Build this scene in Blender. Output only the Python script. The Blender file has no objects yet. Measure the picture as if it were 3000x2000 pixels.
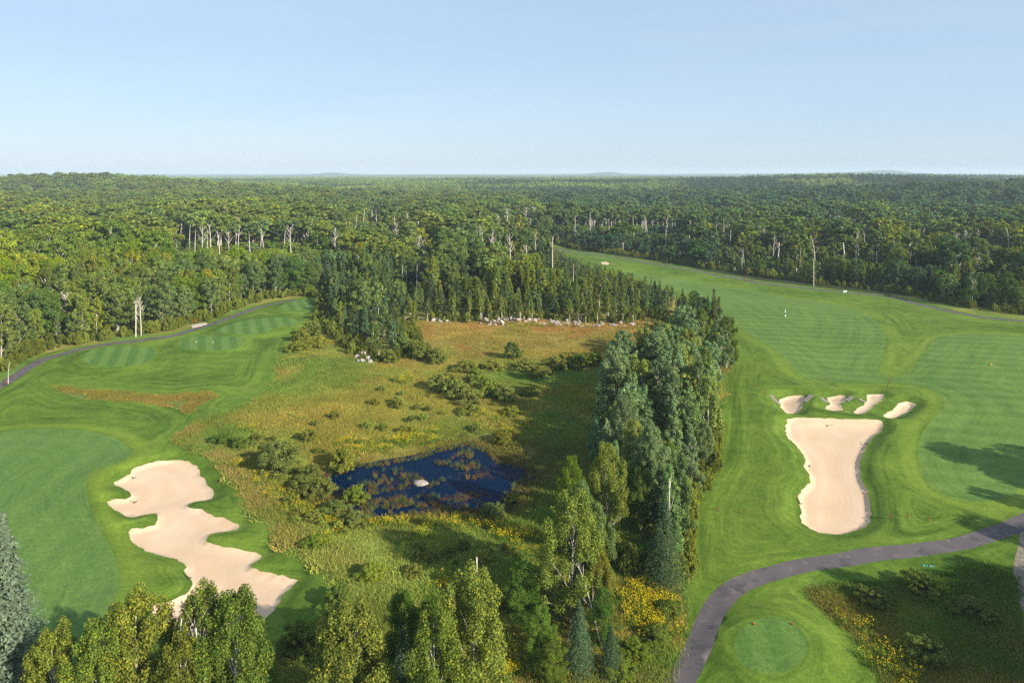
import bpy, math, random
import numpy as np
from mathutils import Vector
from mathutils.geometry import delaunay_2d_cdt

rng = np.random.default_rng(7)
R = math.radians
SC = bpy.context.scene
COL = SC.collection
HCAM, HZ, F, CX = 45.0, 506.0, 2000.0, 1500.0
SUN_K, SUN_EL = 0.8, 25.0

# ------------------------------------------------------------------ ground survey helpers
def G(x, y):                     # a point read off the survey picture -> metres on the flat ground
    D = F * HCAM / (y - HZ)
    return ((x - CX) / F * D, D)
def Gt(x, y, h):                 # a treetop of height h -> its foot
    D = (HCAM - h) * F / (y - HZ)
    return ((x - CX) / F * D, D)
def z1(l): return [(x / 2.24, 450 + y / 2.24) for x, y in l]
def z2(l): return [(1000 + x / 2.24, 450 + y / 2.24) for x, y in l]
def z3(l): return [(2000 + x / 2.24, 450 + y / 2.24) for x, y in l]
def z4(l): return [(x / 1.742, 1100 + y / 1.742) for x, y in l]
def z5(l): return [(1000 + x / 1.742, 1100 + y / 1.742) for x, y in l]
def z6(l): return [(2000 + x / 1.742, 1100 + y / 1.742) for x, y in l]
def W(l, z=0.): return np.array([G(x, y) for x, y in l]) * (HCAM - z) / HCAM

def smooth(P, closed=True, step=1.0):
    P = np.asarray(P, float); n = len(P); out = []
    for i in range(n if closed else n - 1):
        if closed: a, b, c, d = P[(i - 1) % n], P[i], P[(i + 1) % n], P[(i + 2) % n]
        else: a, b, c, d = P[max(i - 1, 0)], P[i], P[i + 1], P[min(i + 2, n - 1)]
        k = max(1, int(np.linalg.norm(c - b) / step))
        for j in range(k):
            t = j / k
            out.append(.5 * (2 * b + (c - a) * t + (2 * a - 5 * b + 4 * c - d) * t * t + (3 * b - a - 3 * c + d) * t ** 3))
    if not closed: out.append(P[-1])
    return np.array(out)

def inside(P, poly):
    x, y = P[:, 0], P[:, 1]; c = np.zeros(len(P), bool)
    lo, hi = poly.min(0), poly.max(0)
    m = (x >= lo[0]) & (x <= hi[0]) & (y >= lo[1]) & (y <= hi[1])
    if not m.any(): return c
    xx, yy = x[m], y[m]; cc = np.zeros(len(xx), bool)
    n = len(poly)
    for i in range(n):
        x1, y1 = poly[i]; x2, y2 = poly[(i + 1) % n]
        if y1 == y2: continue
        t = ((y1 > yy) != (y2 > yy)) & (xx < (x2 - x1) * (yy - y1) / (y2 - y1) + x1)
        cc ^= t
    c[m] = cc
    return c
def dist(P, line, closed=True, cap=1e9):
    d = np.full(len(P), 1e18); n = len(line)
    for i in range(n if closed else n - 1):
        a = line[i]; b = line[(i + 1) % n]; ab = b - a; L = ab @ ab
        if L == 0: continue
        t = np.clip(((P - a) @ ab) / L, 0, 1)
        q = P - a - t[:, None] * ab
        d = np.minimum(d, (q * q).sum(1))
    return np.sqrt(d)
def sdist(P, poly):
    d = dist(P, poly); return np.where(inside(P, poly), -d, d)
def sst(a, b, x):
    t = np.clip((x - a) / (b - a), 0, 1); return t * t * (3 - 2 * t)

def vnoise(P, s, seed=0):
    p = P / s; i = np.floor(p).astype(np.int64); f = p - i; f = f * f * (3 - 2 * f)
    def h(a, b):
        v = (a * 374761393 + b * 668265263 + seed * 1442695) & 0x7fffffff
        v = ((v ^ (v >> 13)) * 1274126177) & 0x7fffffff
        return ((v ^ (v >> 16)) & 0xffff) / 65535.0
    a = h(i[:, 0], i[:, 1]); b = h(i[:, 0] + 1, i[:, 1]); c = h(i[:, 0], i[:, 1] + 1); d = h(i[:, 0] + 1, i[:, 1] + 1)
    return (a + (b - a) * f[:, 0]) * (1 - f[:, 1]) + (c + (d - c) * f[:, 0]) * f[:, 1]
def fbm(P, s, seed=0, o=3):
    v = 0; a = .5; t = 0
    for k in range(o):
        v = v + a * vnoise(P, s / 2 ** k, seed + k * 17); t += a; a *= .55
    return v / t

# ------------------------------------------------------------------ outlines
LAWN_L = [(-350, 1270), (-100, 1190)] + z1([(0, 1505), (100, 1432), (200, 1360), (300, 1310), (430, 1272), (600, 1243), (800, 1216), (1000, 1188), (1150, 1165), (1300, 1116), (1400, 1086), (1550, 1036), (1700, 988), (1800, 962), (1950, 944), (2080, 928)]) + \
    [(942, 868), (940, 890), (937, 905), (905, 935), (875, 957), (848, 999), (826, 1044), (822, 1084), (815, 1106), (786, 1134), (740, 1169), (689, 1195), (608, 1206), (574, 1220), (545, 1246), (520, 1266), (514, 1295), (551, 1312), (597, 1330), (643, 1353), (683, 1398), (718, 1450), (752, 1502), (804, 1553), (861, 1605), (918, 1640), (970, 1685), (996, 1731), (993, 1777), (947, 1812), (895, 1852), (804, 1892), (746, 1930), (640, 1990), (520, 2080), (-600, 2080)]
LAWN_R = z2([(1395, 598), (1480, 622), (1560, 640), (1700, 655), (1840, 678), (2000, 702), (2240, 738)]) + z3([(130, 766), (300, 795), (500, 832), (700, 855), (900, 880), (1200, 915), (1450, 943), (1600, 978), (1850, 1036), (2050, 1058), (2240, 1078)]) + \
    [(3150, 950), (3400, 1150), (3500, 1500), (3600, 2080)] + [(1860, 2080), (1930, 2000), (1990, 1900), (2000, 1850), (1998, 1720), (2008, 1640), (2010, 1560), (2025, 1465), (2060, 1400), (2100, 1340), (2112, 1250), (2120, 1130), (2138, 1085), (2150, 1030), (2120, 960), (2040, 900), (1950, 855), (1850, 822), (1750, 795), (1690, 768), (1640, 740)]
GREEN_L = z4([(-420, 330), (-200, 300), (0, 288), (100, 274), (250, 267), (400, 274), (520, 290), (610, 320), (662, 365), (670, 400), (640, 428), (560, 458), (490, 475), (452, 505), (436, 560), (450, 640), (480, 720), (522, 800), (572, 890), (600, 960), (605, 1050), (585, 1150), (540, 1250), (470, 1380), (380, 1500), (200, 1640), (-300, 1640), (-700, 1200)])
TEES = [z1([(540, 1345), (560, 1310), (620, 1285), (720, 1268), (850, 1263), (960, 1268), (1015, 1290), (1020, 1320), (985, 1355), (920, 1382), (800, 1395), (660, 1395), (580, 1380)]),
    z1([(1170, 1240), (1200, 1215), (1270, 1200), (1400, 1197), (1530, 1200), (1590, 1215), (1600, 1240), (1570, 1270), (1480, 1290), (1350, 1295), (1240, 1285), (1180, 1265)]),
    z1([(1420, 1160), (1480, 1130), (1580, 1100), (1700, 1080), (1820, 1073), (1920, 1080), (1960, 1100), (1940, 1125), (1860, 1135), (1800, 1150), (1760, 1170), (1680, 1185), (1560, 1185), (1460, 1175)]),
    z1([(1830, 1010), (1880, 985), (1960, 963), (2040, 955), (2085, 968), (2085, 1005), (2040, 1028), (1930, 1030), (1850, 1025)]),
    [(2000 + (450 + 187 * math.cos(a)) / 1.742, 1100 + (1370 - 145 * math.sin(a)) / 1.742) for a in np.linspace(0, 2 * math.pi, 20, endpoint=False)]]
FAIR_R = z3([(-420, 765), (-200, 800), (0, 830), (200, 862), (350, 878), (500, 905), (700, 950), (850, 970), (1000, 990), (1150, 1030), (1250, 1090), (1310, 1150), (1335, 1220), (1318, 1300), (1292, 1380), (1282, 1430), (1320, 1460), (1400, 1466), (1470, 1440), (1530, 1385), (1600, 1300), (1650, 1235), (1710, 1205), (1850, 1192), (2000, 1188), (2150, 1195), (2300, 1215), (2600, 1260)]) + \
    [(3400, 1250), (3450, 1500)] + z6([(1800, 545), (1700, 590), (1600, 625), (1450, 625), (1350, 600), (1270, 560), (1225, 500), (1203, 420), (1205, 340), (1230, 280), (1290, 210), (1338, 150), (1318, 100), (1240, 60), (1120, 38), (950, 34), (780, 32), (680, 15), (600, -10)]) + \
    z3([(1000, 1530), (900, 1505), (820, 1478), (750, 1436), (690, 1360), (620, 1295), (500, 1225), (400, 1165), (320, 1095), (200, 1010), (100, 950), (-50, 890), (-300, 820)])
BUNKER_L = z4([(583, 540), (620, 525), (660, 495), (680, 470), (740, 450), (800, 433), (870, 428), (930, 430), (985, 445), (1010, 470), (1020, 500), (1050, 530), (1065, 555), (1088, 580), (1090, 615), (1050, 628), (985, 635), (962, 650), (975, 665), (1030, 672), (1080, 700), (1150, 725), (1210, 750), (1227, 765), (1210, 780), (1150, 788), (1080, 797), (1052, 820), (1060, 840), (1120, 858), (1190, 870), (1250, 880), (1300, 895), (1330, 915), (1325, 930), (1290, 955), (1285, 972), (1330, 990), (1400, 1010), (1460, 1022), (1520, 1040), (1505, 1060), (1470, 1085), (1440, 1125), (1400, 1195), (1350, 1240), (1305, 1278), (1200, 1310), (1000, 1325), (870, 1300), (800, 1240), (765, 1190), (770, 1170), (850, 1150), (920, 1125), (960, 1095), (980, 1060), (970, 1030), (945, 1000), (938, 985), (950, 970), (940, 955), (900, 930), (830, 915), (760, 890), (700, 855), (670, 825), (658, 790), (670, 770), (730, 768), (785, 755), (800, 735), (805, 705), (785, 693), (740, 700), (690, 712), (640, 705), (580, 670), (552, 640), (580, 625), (640, 622), (668, 610), (665, 590), (630, 570), (590, 555)])
BUNKERS = [BUNKER_L,
    z6([(530, 245), (560, 228), (640, 228), (740, 232), (850, 240), (950, 242), (1010, 248), (1022, 262), (1010, 285), (975, 305), (945, 345), (925, 380), (905, 430), (905, 480), (915, 530), (935, 565), (950, 595), (955, 640), (962, 690), (955, 735), (930, 765), (890, 785), (830, 802), (760, 803), (700, 795), (650, 775), (610, 745), (598, 715), (605, 690), (597, 650), (592, 610), (610, 580), (640, 550), (650, 520), (640, 490), (618, 465), (620, 445), (632, 430), (612, 395), (590, 365), (560, 335), (530, 305)]),
    z6([(490, 135), (500, 122), (530, 112), (580, 108), (615, 112), (620, 130), (610, 165), (600, 190), (575, 200), (530, 195), (505, 170)]),
    z6([(738, 120), (770, 113), (820, 112), (835, 125), (825, 145), (808, 160), (815, 180), (805, 195), (770, 195), (735, 185), (732, 170), (752, 160), (748, 145)]),
    z6([(935, 105), (950, 99), (1010, 102), (1030, 112), (1015, 135), (980, 165), (940, 200), (915, 208), (880, 205), (875, 190), (900, 175), (925, 160), (940, 135)]),
    z6([(1085, 160), (1110, 142), (1145, 134), (1175, 142), (1185, 155), (1160, 180), (1110, 210), (1070, 222), (1035, 218), (1027, 205), (1050, 190), (1075, 178)]),
    z2([(1705, 724), (1718, 717), (1742, 718), (1756, 727), (1750, 737), (1722, 739)])]
POND = z5([(-150, 575), (-100, 520), (-30, 500), (40, 480), (100, 462), (200, 450), (300, 437), (400, 415), (480, 385), (560, 368), (620, 352), (660, 345), (700, 368), (760, 385), (800, 430), (860, 460), (940, 485), (965, 500), (950, 530), (910, 545), (905, 590), (870, 610), (850, 630), (865, 675), (840, 690), (760, 700), (700, 708), (600, 704), (480, 708), (400, 706), (330, 716), (250, 730), (180, 728), (90, 712), (0, 680), (-80, 645), (-150, 610)])
ISLAND = z4([(280, 55), (330, 52), (400, 66), (500, 78), (620, 86), (740, 96), (870, 98), (950, 86), (1050, 76), (1090, 98), (1045, 125), (995, 152), (970, 185), (940, 172), (860, 148), (750, 132), (620, 127), (400, 114), (320, 78)])
NATIVE = z6([(650, 1110), (700, 1090), (850, 1070), (1000, 1060), (1100, 1050), (1200, 1030), (1350, 1010), (1500, 985), (1600, 990), (1655, 1015), (1670, 1180), (1700, 1400), (1740, 1700), (1050, 1700), (1030, 1568), (1018, 1500), (980, 1430), (940, 1370), (880, 1300), (800, 1220), (700, 1145)])
TRACK = z6([(1742, 770), (1715, 850), (1690, 950), (1695, 1060), (1720, 1150), (1745, 1210), (1850, 1500), (2000, 1500), (1900, 900)])
PATHS = [([(-300, 1330), (-60, 1165), (0, 1132), (45, 1104), (89, 1074), (134, 1049), (185, 1033), (268, 1012), (357, 1000), (446, 990), (513, 981), (580, 959), (625, 945), (692, 923), (759, 900), (815, 886), (868, 877)], 2.5),
    ([(1629, 727), (1670, 738), (1696, 742), (1759, 749), (1821, 758), (1875, 768), (1937, 778), (2000, 788), (2058, 799), (2120, 810), (2179, 820), (2223, 828), (2312, 839), (2402, 850), (2473, 857), (2536, 863), (2603, 869), (2647, 878), (2696, 891), (2759, 906), (2826, 919), (2893, 928), (3000, 938), (3200, 955)], 2.7),
    (z6([(2100, 590), (1900, 665), (1742, 730), (1650, 770), (1500, 818), (1350, 855), (1200, 880), (1000, 905), (850, 928), (700, 945), (550, 973), (400, 1015), (300, 1060), (230, 1105), (190, 1150), (155, 1215), (125, 1285), (85, 1370), (40, 1450), (-10, 1540), (-100, 1700)]), 2.5)]

def path_poly(l, w):
    c = smooth(W(l), False, 2.0); t = np.gradient(c, axis=0); t /= np.linalg.norm(t, axis=1)[:, None]
    nrm = np.stack([-t[:, 1], t[:, 0]], 1); k = np.arange(len(c))
    j = (np.sin(k * 1.7) * .07 + np.sin(k * .63) * .07)[:, None]
    return np.vstack([c + nrm * (w / 2 + j), (c - nrm * (w / 2 - j))[::-1]])
P_LAWN_L, P_LAWN_R = smooth(W(LAWN_L), step=1.5), smooth(W(LAWN_R), step=2)
P_GREEN, P_FAIR = smooth(W(GREEN_L), step=1.5), smooth(W(FAIR_R), step=2)
DEPTH = [.5, .5, .65, .65, .6, .55, .4]
P_TEES = [smooth(W(t, .7), step=.8) for t in TEES]
P_BUNK = [smooth(W(b, -d), step=.5) for b, d in zip(BUNKERS, DEPTH)]
def ragged(P, a, n):
    t = np.gradient(P, axis=0); t /= np.linalg.norm(t, axis=1)[:, None] + 1e-9
    k = (vnoise(P, n, 5) - .5) * 2 * a
    return P + np.stack([-t[:, 1], t[:, 0]], 1) * k[:, None]
P_BUNK = [ragged(p, .22, .7) for p in P_BUNK]
P_LAWN_L, P_LAWN_R = ragged(P_LAWN_L, .35, 3), ragged(P_LAWN_R, .35, 3)
P_POND = ragged(smooth(W(POND, -.75), step=.5), .4, 1.5)
P_ISLAND, P_NATIVE, P_TRACK = smooth(W(ISLAND), step=1), smooth(W(NATIVE), step=1), smooth(W(TRACK), step=1.5)
P_PATH = [path_poly(l, w) for l, w in PATHS]
C_BUNK = [W(b, -d) for b, d in zip(BUNKERS, DEPTH)]; C_TEES = [W(t, .7) for t in TEES]; C_POND = W(POND, -.75)

FARH = [(-780, 1250, 260, 200, 27), (760, 1500, 420, 260, 24), (600, 860, 260, 120, 15), (120, 1700, 900, 200, 9), (-300, 2300, 900, 300, 13), (1500, 2600, 900, 500, 22),
        (-2380, 9000, 170, 400, 34), (-2500, 9200, 1300, 900, 10), (1300, 9300, 200, 400, 34), (1700, 9500, 1300, 600, 14), (4950, 9000, 330, 500, 52), (4600, 9400, 1500, 700, 26), (-700, 9600, 1500, 600, 8)]
def height(P):
    P = np.asarray(P, float); x, y = P[:, 0], P[:, 1]
    near = 1 - sst(300, 600, y)
    h = near * ((vnoise(P, 45, 1) - .5) * .9 + (vnoise(P, 16, 2) - .5) * .5)
    h = h + sst(380, 900, y) * ((fbm(P, 520, 3) - .5) * 13) + sst(1500, 5000, y) * (fbm(P, 2200, 9) - .5) * 26
    for a, b, sx, sy, H in FARH:
        h = h + H * np.exp(-((x - a) / sx) ** 2 - ((y - b) / sy) ** 2)
    m = (y < 330) & (np.abs(x) < 260)
    if m.any():
        Q = P[m]; g = h[m]
        for poly, dp in zip(C_BUNK[:6], DEPTH):
            lo, hi = poly.min(0) - 12, poly.max(0) + 12
            k = (Q[:, 0] > lo[0]) & (Q[:, 0] < hi[0]) & (Q[:, 1] > lo[1]) & (Q[:, 1] < hi[1])
            if not k.any(): continue
            s = sdist(Q[k], poly)
            fall = 1.6 + dp * 1.6
            gg = g[k]
            gg = gg * (1 - .6 * (1 - sst(0, 8, s))) - dp * (1 - sst(-.1, fall, s)) + .35 * dp * sst(.5, fall + 1, s) * (1 - sst(fall + 1, fall + 6, s))
            gg = gg - .32 * sst(0.02, .55, -s) - .12 * sst(.5, 4, -s)
            g[k] = gg
        for i, poly in enumerate(C_TEES):
            lo, hi = poly.min(0) - 8, poly.max(0) + 8
            k = (Q[:, 0] > lo[0]) & (Q[:, 0] < hi[0]) & (Q[:, 1] > lo[1]) & (Q[:, 1] < hi[1])
            if not k.any(): continue
            s = sdist(Q[k], poly); w = 1 - sst(.2, 4.5, s)
            g[k] = g[k] * (1 - w) + (.75 if i < 4 else .6) * w
        s = sdist(Q, C_POND); w = 1 - sst(-2.5, 5, s)
        g = g * (1 - w) - 1.1 * (1 - sst(-3, 9, s))
        h[m] = g
    return h
def hz(x, y): return float(height(np.array([[x, y]]))[0])
POND_Z = -.72

# ------------------------------------------------------------------ materials
def mat(name):
    m = bpy.data.materials.new(name); m.use_nodes = True; nt = m.node_tree; nt.nodes.clear()
    return m, nt, nt.nodes.new('ShaderNodeOutputMaterial')
def N(nt, t, **k):
    n = nt.nodes.new(t)
    for a, v in k.items():
        if a == 'inp':
            for i, x in v.items(): n.inputs[i].default_value = x
        else: setattr(n, a, v)
    return n
def mixc(nt, fac, a, b, mode='MIX'):
    n = N(nt, 'ShaderNodeMix', data_type='RGBA', blend_type=mode)
    for i, v in ((0, fac), (6, a), (7, b)):
        if isinstance(v, (tuple, list)): n.inputs[i].default_value = (*v, 1) if len(v) == 3 else v
        elif isinstance(v, (int, float)): n.inputs[i].default_value = v
        else: nt.links.new(v, n.inputs[i])
    return n.outputs[2]
def math_(nt, op, a, b=None, c=None):
    n = N(nt, 'ShaderNodeMath', operation=op)
    for i, v in enumerate((a, b, c)):
        if v is None: continue
        if isinstance(v, (int, float)): n.inputs[i].default_value = v
        else: nt.links.new(v, n.inputs[i])
    return n.outputs[0]
def ramp(nt, v, a, b):
    n = N(nt, 'ShaderNodeMapRange', inp={1: a, 2: b}); nt.links.new(v, n.inputs[0]); return n.outputs[0]
def noise(nt, vec, s, det=2, rough=.5):
    n = N(nt, 'ShaderNodeTexNoise', inp={'Scale': s, 'Detail': det, 'Roughness': rough})
    if vec is not None: nt.links.new(vec, n.inputs['Vector'])
    return n.outputs[0]
def attr(nt, name, typ='GEOMETRY', out='Fac'):
    return N(nt, 'ShaderNodeAttribute', attribute_name=name, attribute_type=typ).outputs[out]
def finish(nt, out, colr, rough=.9, bump=None, bs=.3, bd=.1, spec=.2):
    b = N(nt, 'ShaderNodeBsdfPrincipled', inp={'Roughness': rough, 'Specular IOR Level': spec})
    if isinstance(colr, (tuple, list)): b.inputs[0].default_value = (*colr, 1)
    else: nt.links.new(colr, b.inputs[0])
    if bump is not None:
        k = N(nt, 'ShaderNodeBump', inp={'Strength': bs, 'Distance': bd}); nt.links.new(bump, k.inputs['Height']); nt.links.new(k.outputs[0], b.inputs['Normal'])
    nt.links.new(b.outputs[0], out.inputs[0]); return b

def turf(name, dark, light, glow, stripe=0., sa=0., sw=3.5, flow_w=.75, contrast=1.):
    m, nt, out = mat(name); pos = N(nt, 'ShaderNodeNewGeometry').outputs['Position']
    flow = attr(nt, 'flow'); fair = attr(nt, 'collar')
    sep = N(nt, 'ShaderNodeSeparateXYZ'); nt.links.new(pos, sep.inputs[0])
    # streaks that follow the mowing lines
    cv = N(nt, 'ShaderNodeCombineXYZ'); nt.links.new(math_(nt, 'MULTIPLY', flow, 1.0), cv.inputs[0])
    nt.links.new(math_(nt, 'MULTIPLY', sep.outputs[0], .05), cv.inputs[1]); nt.links.new(math_(nt, 'MULTIPLY', sep.outputs[1], .05), cv.inputs[2])
    st = noise(nt, cv.outputs[0], flow_w, 3, .65)
    st2 = noise(nt, cv.outputs[0], flow_w * 4.5, 2, .6)
    big = noise(nt, pos, .045, 4, .6); mid = noise(nt, pos, .35, 3, .6); fine = noise(nt, pos, 4.5, 3, .75)
    v = math_(nt, 'ADD', math_(nt, 'MULTIPLY', ramp(nt, st, .3, .7), .36), math_(nt, 'MULTIPLY', ramp(nt, big, .3, .7), .3))
    v = math_(nt, 'ADD', v, math_(nt, 'MULTIPLY', ramp(nt, mid, .3, .7), .16))
    v = math_(nt, 'ADD', v, math_(nt, 'MULTIPLY', ramp(nt, st2, .3, .7), .2))
    if stripe:
        ca, sn = math.cos(sa), math.sin(sa)
        q = math_(nt, 'ADD', math_(nt, 'MULTIPLY', sep.outputs[0], ca / sw), math_(nt, 'MULTIPLY', sep.outputs[1], sn / sw))
        q = math_(nt, 'SINE', math_(nt, 'ADD', math_(nt, 'MULTIPLY', q, math.pi), math_(nt, 'MULTIPLY', big, 1.2)))
        v = math_(nt, 'ADD', v, math_(nt, 'MULTIPLY', ramp(nt, q, -.5, .5), stripe)); v = math_(nt, 'SUBTRACT', v, stripe / 2)
    v = math_(nt, 'ADD', math_(nt, 'MULTIPLY', math_(nt, 'SUBTRACT', v, .5), contrast), .5)
    v = math_(nt, 'MINIMUM', math_(nt, 'MAXIMUM', v, 0), 1.1)
    c = mixc(nt, v, dark, light)
    c = mixc(nt, math_(nt, 'MULTIPLY', fair, .75), c, glow)
    f2 = ramp(nt, fine, .3, .7)
    c = mixc(nt, .6, c, mixc(nt, f2, (.5, .52, .55), (1.5, 1.48, 1.35)), 'MULTIPLY')
    f3 = ramp(nt, noise(nt, pos, 1.3, 4, .75), .3, .7)
    c = mixc(nt, .5, c, mixc(nt, f3, (.62, .68, .72), (1.38, 1.32, 1.2)), 'MULTIPLY')
    trk = ramp(nt, noise(nt, cv.outputs[0], flow_w * 1.9, 1, .5), .64, .70)
    c = mixc(nt, math_(nt, 'MULTIPLY', math_(nt, 'MULTIPLY', trk, ramp(nt, noise(nt, pos, .07, 2), .48, .58)), .45), c, mixc(nt, 1.0, c, (.5, .6, .6), 'MULTIPLY'))
    dry = ramp(nt, noise(nt, pos, .12, 3, .6), .66, .78)
    c = mixc(nt, math_(nt, 'MULTIPLY', dry, .3), c, (.16, .15, .045))
    finish(nt, out, c, .95, fine, .5, .06, .1); return m
M_LAWN = turf('rough_turf', (.046, .094, .008), (.132, .205, .026), (.168, .238, .028), contrast=2.1)
M_FAIR = turf('fairway_turf', (.068, .135, .026), (.128, .205, .044), (.165, .238, .030), .18, 1.35, 2.6, .5, 1.6)
M_GREEN = turf('green_turf', (.072, .142, .032), (.120, .198, .046), (.155, .235, .028), .12, .1, 2.2, .5, 1.4)
M_TEE = turf('tee_turf', (.064, .135, .026), (.118, .198, .044), (.13, .25, .05), .9, .42, 1.9, .5, .75)
M_TEE5 = turf('round_tee_turf', (.064, .132, .026), (.108, .185, .040), (.13, .25, .05), .5, -.2, 1.6, .5, .9)

def sand_mat():
    m, nt, out = mat('bunker_sand'); pos = N(nt, 'ShaderNodeNewGeometry').outputs['Position']; flow = attr(nt, 'flow')
    big = noise(nt, pos, .12, 3, .55); fine = noise(nt, pos, 6, 4, .7)
    w = math_(nt, 'SINE', math_(nt, 'ADD', math_(nt, 'MULTIPLY', flow, 9), math_(nt, 'MULTIPLY', noise(nt, pos, .3, 2), 9)))
    w2 = math_(nt, 'SINE', math_(nt, 'ADD', math_(nt, 'MULTIPLY', flow, 2.2), math_(nt, 'MULTIPLY', big, 10)))
    c = mixc(nt, ramp(nt, big, .35, .65), (.57, .40, .255), (.63, .455, .305))
    c = mixc(nt, math_(nt, 'MULTIPLY', ramp(nt, w, 0, 1), .1), c, (.50, .36, .23))
    c = mixc(nt, math_(nt, 'MULTIPLY', ramp(nt, w2, -.2, 1), .25), c, (.66, .52, .375))
    c = mixc(nt, .22, c, mixc(nt, ramp(nt, fine, .3, .7), (.75, .75, .75), (1.2, 1.2, 1.2)), 'MULTIPLY')
    h = math_(nt, 'ADD', math_(nt, 'MULTIPLY', w, .1), fine)
    finish(nt, out, c, .95, h, .35, .05, .1); return m
M_SAND = sand_mat()
def path_mat():
    m, nt, out = mat('path_asphalt'); pos = N(nt, 'ShaderNodeNewGeometry').outputs['Position']
    c = mixc(nt, ramp(nt, noise(nt, pos, .4, 4, .6), .3, .7), (.085, .074, .078), (.12, .102, .104))
    c = mixc(nt, ramp(nt, noise(nt, pos, .9, 3, .6), .58, .72), c, (.17, .145, .13))
    c = mixc(nt, ramp(nt, noise(nt, pos, .25, 4, .7), .56, .6), c, (.075, .066, .07))
    c = mixc(nt, .5, c, mixc(nt, ramp(nt, noise(nt, pos, 9, 3, .7), .3, .7), (.7, .7, .7), (1.3, 1.3, 1.3)), 'MULTIPLY')
    finish(nt, out, c, .9, noise(nt, pos, 12, 2), .2, .03); return m
M_PATH = path_mat()
def ground_mat():
    m, nt, out = mat('meadow_soil'); pos = N(nt, 'ShaderNodeNewGeometry').outputs['Position']
    base = attr(nt, 'tone', 'GEOMETRY', 'Color')
    f = noise(nt, pos, 1.6, 5, .7); f2 = noise(nt, pos, .3, 4, .6)
    c = mixc(nt, .6, base, mixc(nt, ramp(nt, f, .25, .75), (.5, .5, .5), (1.5, 1.5, 1.5)), 'MULTIPLY')
    c = mixc(nt, .6, c, mixc(nt, ramp(nt, f2, .3, .7), (.7, .75, .7), (1.3, 1.25, 1.2)), 'MULTIPLY')
    finish(nt, out, c, .95, f, .8, .3, .1); return m
M_GROUND = ground_mat()
def far_mat():
    m, nt, out = mat('wooded_land'); pos = N(nt, 'ShaderNodeNewGeometry').outputs['Position']
    c = mixc(nt, ramp(nt, noise(nt, pos, .0016, 5, .6), .35, .65), (.014, .030, .012), (.032, .058, .017))
    c = mixc(nt, .8, c, mixc(nt, ramp(nt, noise(nt, pos, .05, 4, .8), .3, .7), (.4, .4, .4), (1.6, 1.6, 1.6)), 'MULTIPLY')
    finish(nt, out, c, .95, spec=.05); return m
M_FAR = far_mat()
def dirt_mat():
    m, nt, out = mat('gravel_track'); pos = N(nt, 'ShaderNodeNewGeometry').outputs['Position']
    c = mixc(nt, ramp(nt, noise(nt, pos, 2.5, 5, .8), .35, .65), (.10, .09, .07), (.30, .25, .19))
    finish(nt, out, c, .95, noise(nt, pos, 5, 3), .8, .1); return m
M_DIRT = dirt_mat()
def water_mat():
    m, nt, out = mat('pond_water'); pos = N(nt, 'ShaderNodeNewGeometry').outputs['Position']
    b = finish(nt, out, (.0001, .0100, .034), .04, noise(nt, pos, 2.2, 3, .6), .04, .02, .1)
    b.inputs['IOR'].default_value = 1.15; return m
M_WATER = water_mat()

def leaf_mat(name, base, hue=(1.5, 1.15, .7), trans=.28, amp=.55):
    m, nt, out = mat(name)
    isl = N(nt, 'ShaderNodeNewGeometry').outputs['Random Per Island']
    tint = attr(nt, 'tint', 'INSTANCER', 'Vector')
    orand = N(nt, 'ShaderNodeObjectInfo').outputs['Random']
    c = mixc(nt, 1.0, base, tint, 'MULTIPLY')
    c = mixc(nt, 1.0, c, mixc(nt, isl, (1 - amp,) * 3, (1 + amp,) * 3), 'MULTIPLY')
    c = mixc(nt, ramp(nt, isl, .86, .9), c, mixc(nt, 1.0, c, hue, 'MULTIPLY'))
    c = mixc(nt, 1.0, c, mixc(nt, orand, (.84, .86, .84), (1.16, 1.14, 1.16)), 'MULTIPLY')
    d = N(nt, 'ShaderNodeBsdfDiffuse'); t = N(nt, 'ShaderNodeBsdfTranslucent'); mx = N(nt, 'ShaderNodeMixShader', inp={0: trans})
    nt.links.new(c, d.inputs[0]); nt.links.new(mixc(nt, 1.0, c, (1.25, 1.3, .6), 'MULTIPLY'), t.inputs[0])
    nt.links.new(d.outputs[0], mx.inputs[1]); nt.links.new(t.outputs[0], mx.inputs[2]); nt.links.new(mx.outputs[0], out.inputs[0])
    return m
L_BIRCH = leaf_mat('birch_leaves', (.138, .182, .036))
L_ASPEN = leaf_mat('aspen_leaves', (.108, .166, .060))
L_MAPLE = leaf_mat('maple_leaves', (.100, .170, .030))
L_SPRUCE = leaf_mat('spruce_needles', (.056, .088, .042), (1.2, 1.1, .9), .1, .45)
L_BLUE = leaf_mat('blue_spruce_needles', (.095, .130, .085), (1.1, 1.05, .95), .12, .18)
L_SHRUB = leaf_mat('willow_leaves', (.150, .178, .052))
L_GRASS = leaf_mat('meadow_blades', (1, 1, 1), (1.3, 1.15, .8), .25, .25)
L_FLOWER = leaf_mat('goldenrod_bloom', (.68, .53, .022), (1.0, .88, .6), .25, .25)
def bark(name, a, b, s=3.):
    m, nt, out = mat(name); tc = N(nt, 'ShaderNodeTexCoord').outputs['Object']
    mp = N(nt, 'ShaderNodeMapping', inp={'Scale': (1, 1, 3)}); nt.links.new(tc, mp.inputs[0])
    c = mixc(nt, ramp(nt, noise(nt, mp.outputs[0], s, 3, .7), .52, .66), a, b); finish(nt, out, c, .85); return m
B_WHITE = bark('birch_bark', (.66, .62, .55), (.10, .085, .07))
B_GREY = bark('aspen_bark', (.44, .41, .34), (.13, .12, .09))
B_BROWN = bark('spruce_bark', (.12, .085, .06), (.05, .035, .025))
B_DEAD = bark('weathered_wood', (.66, .60, .53), (.30, .25, .20), 2.)
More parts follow.
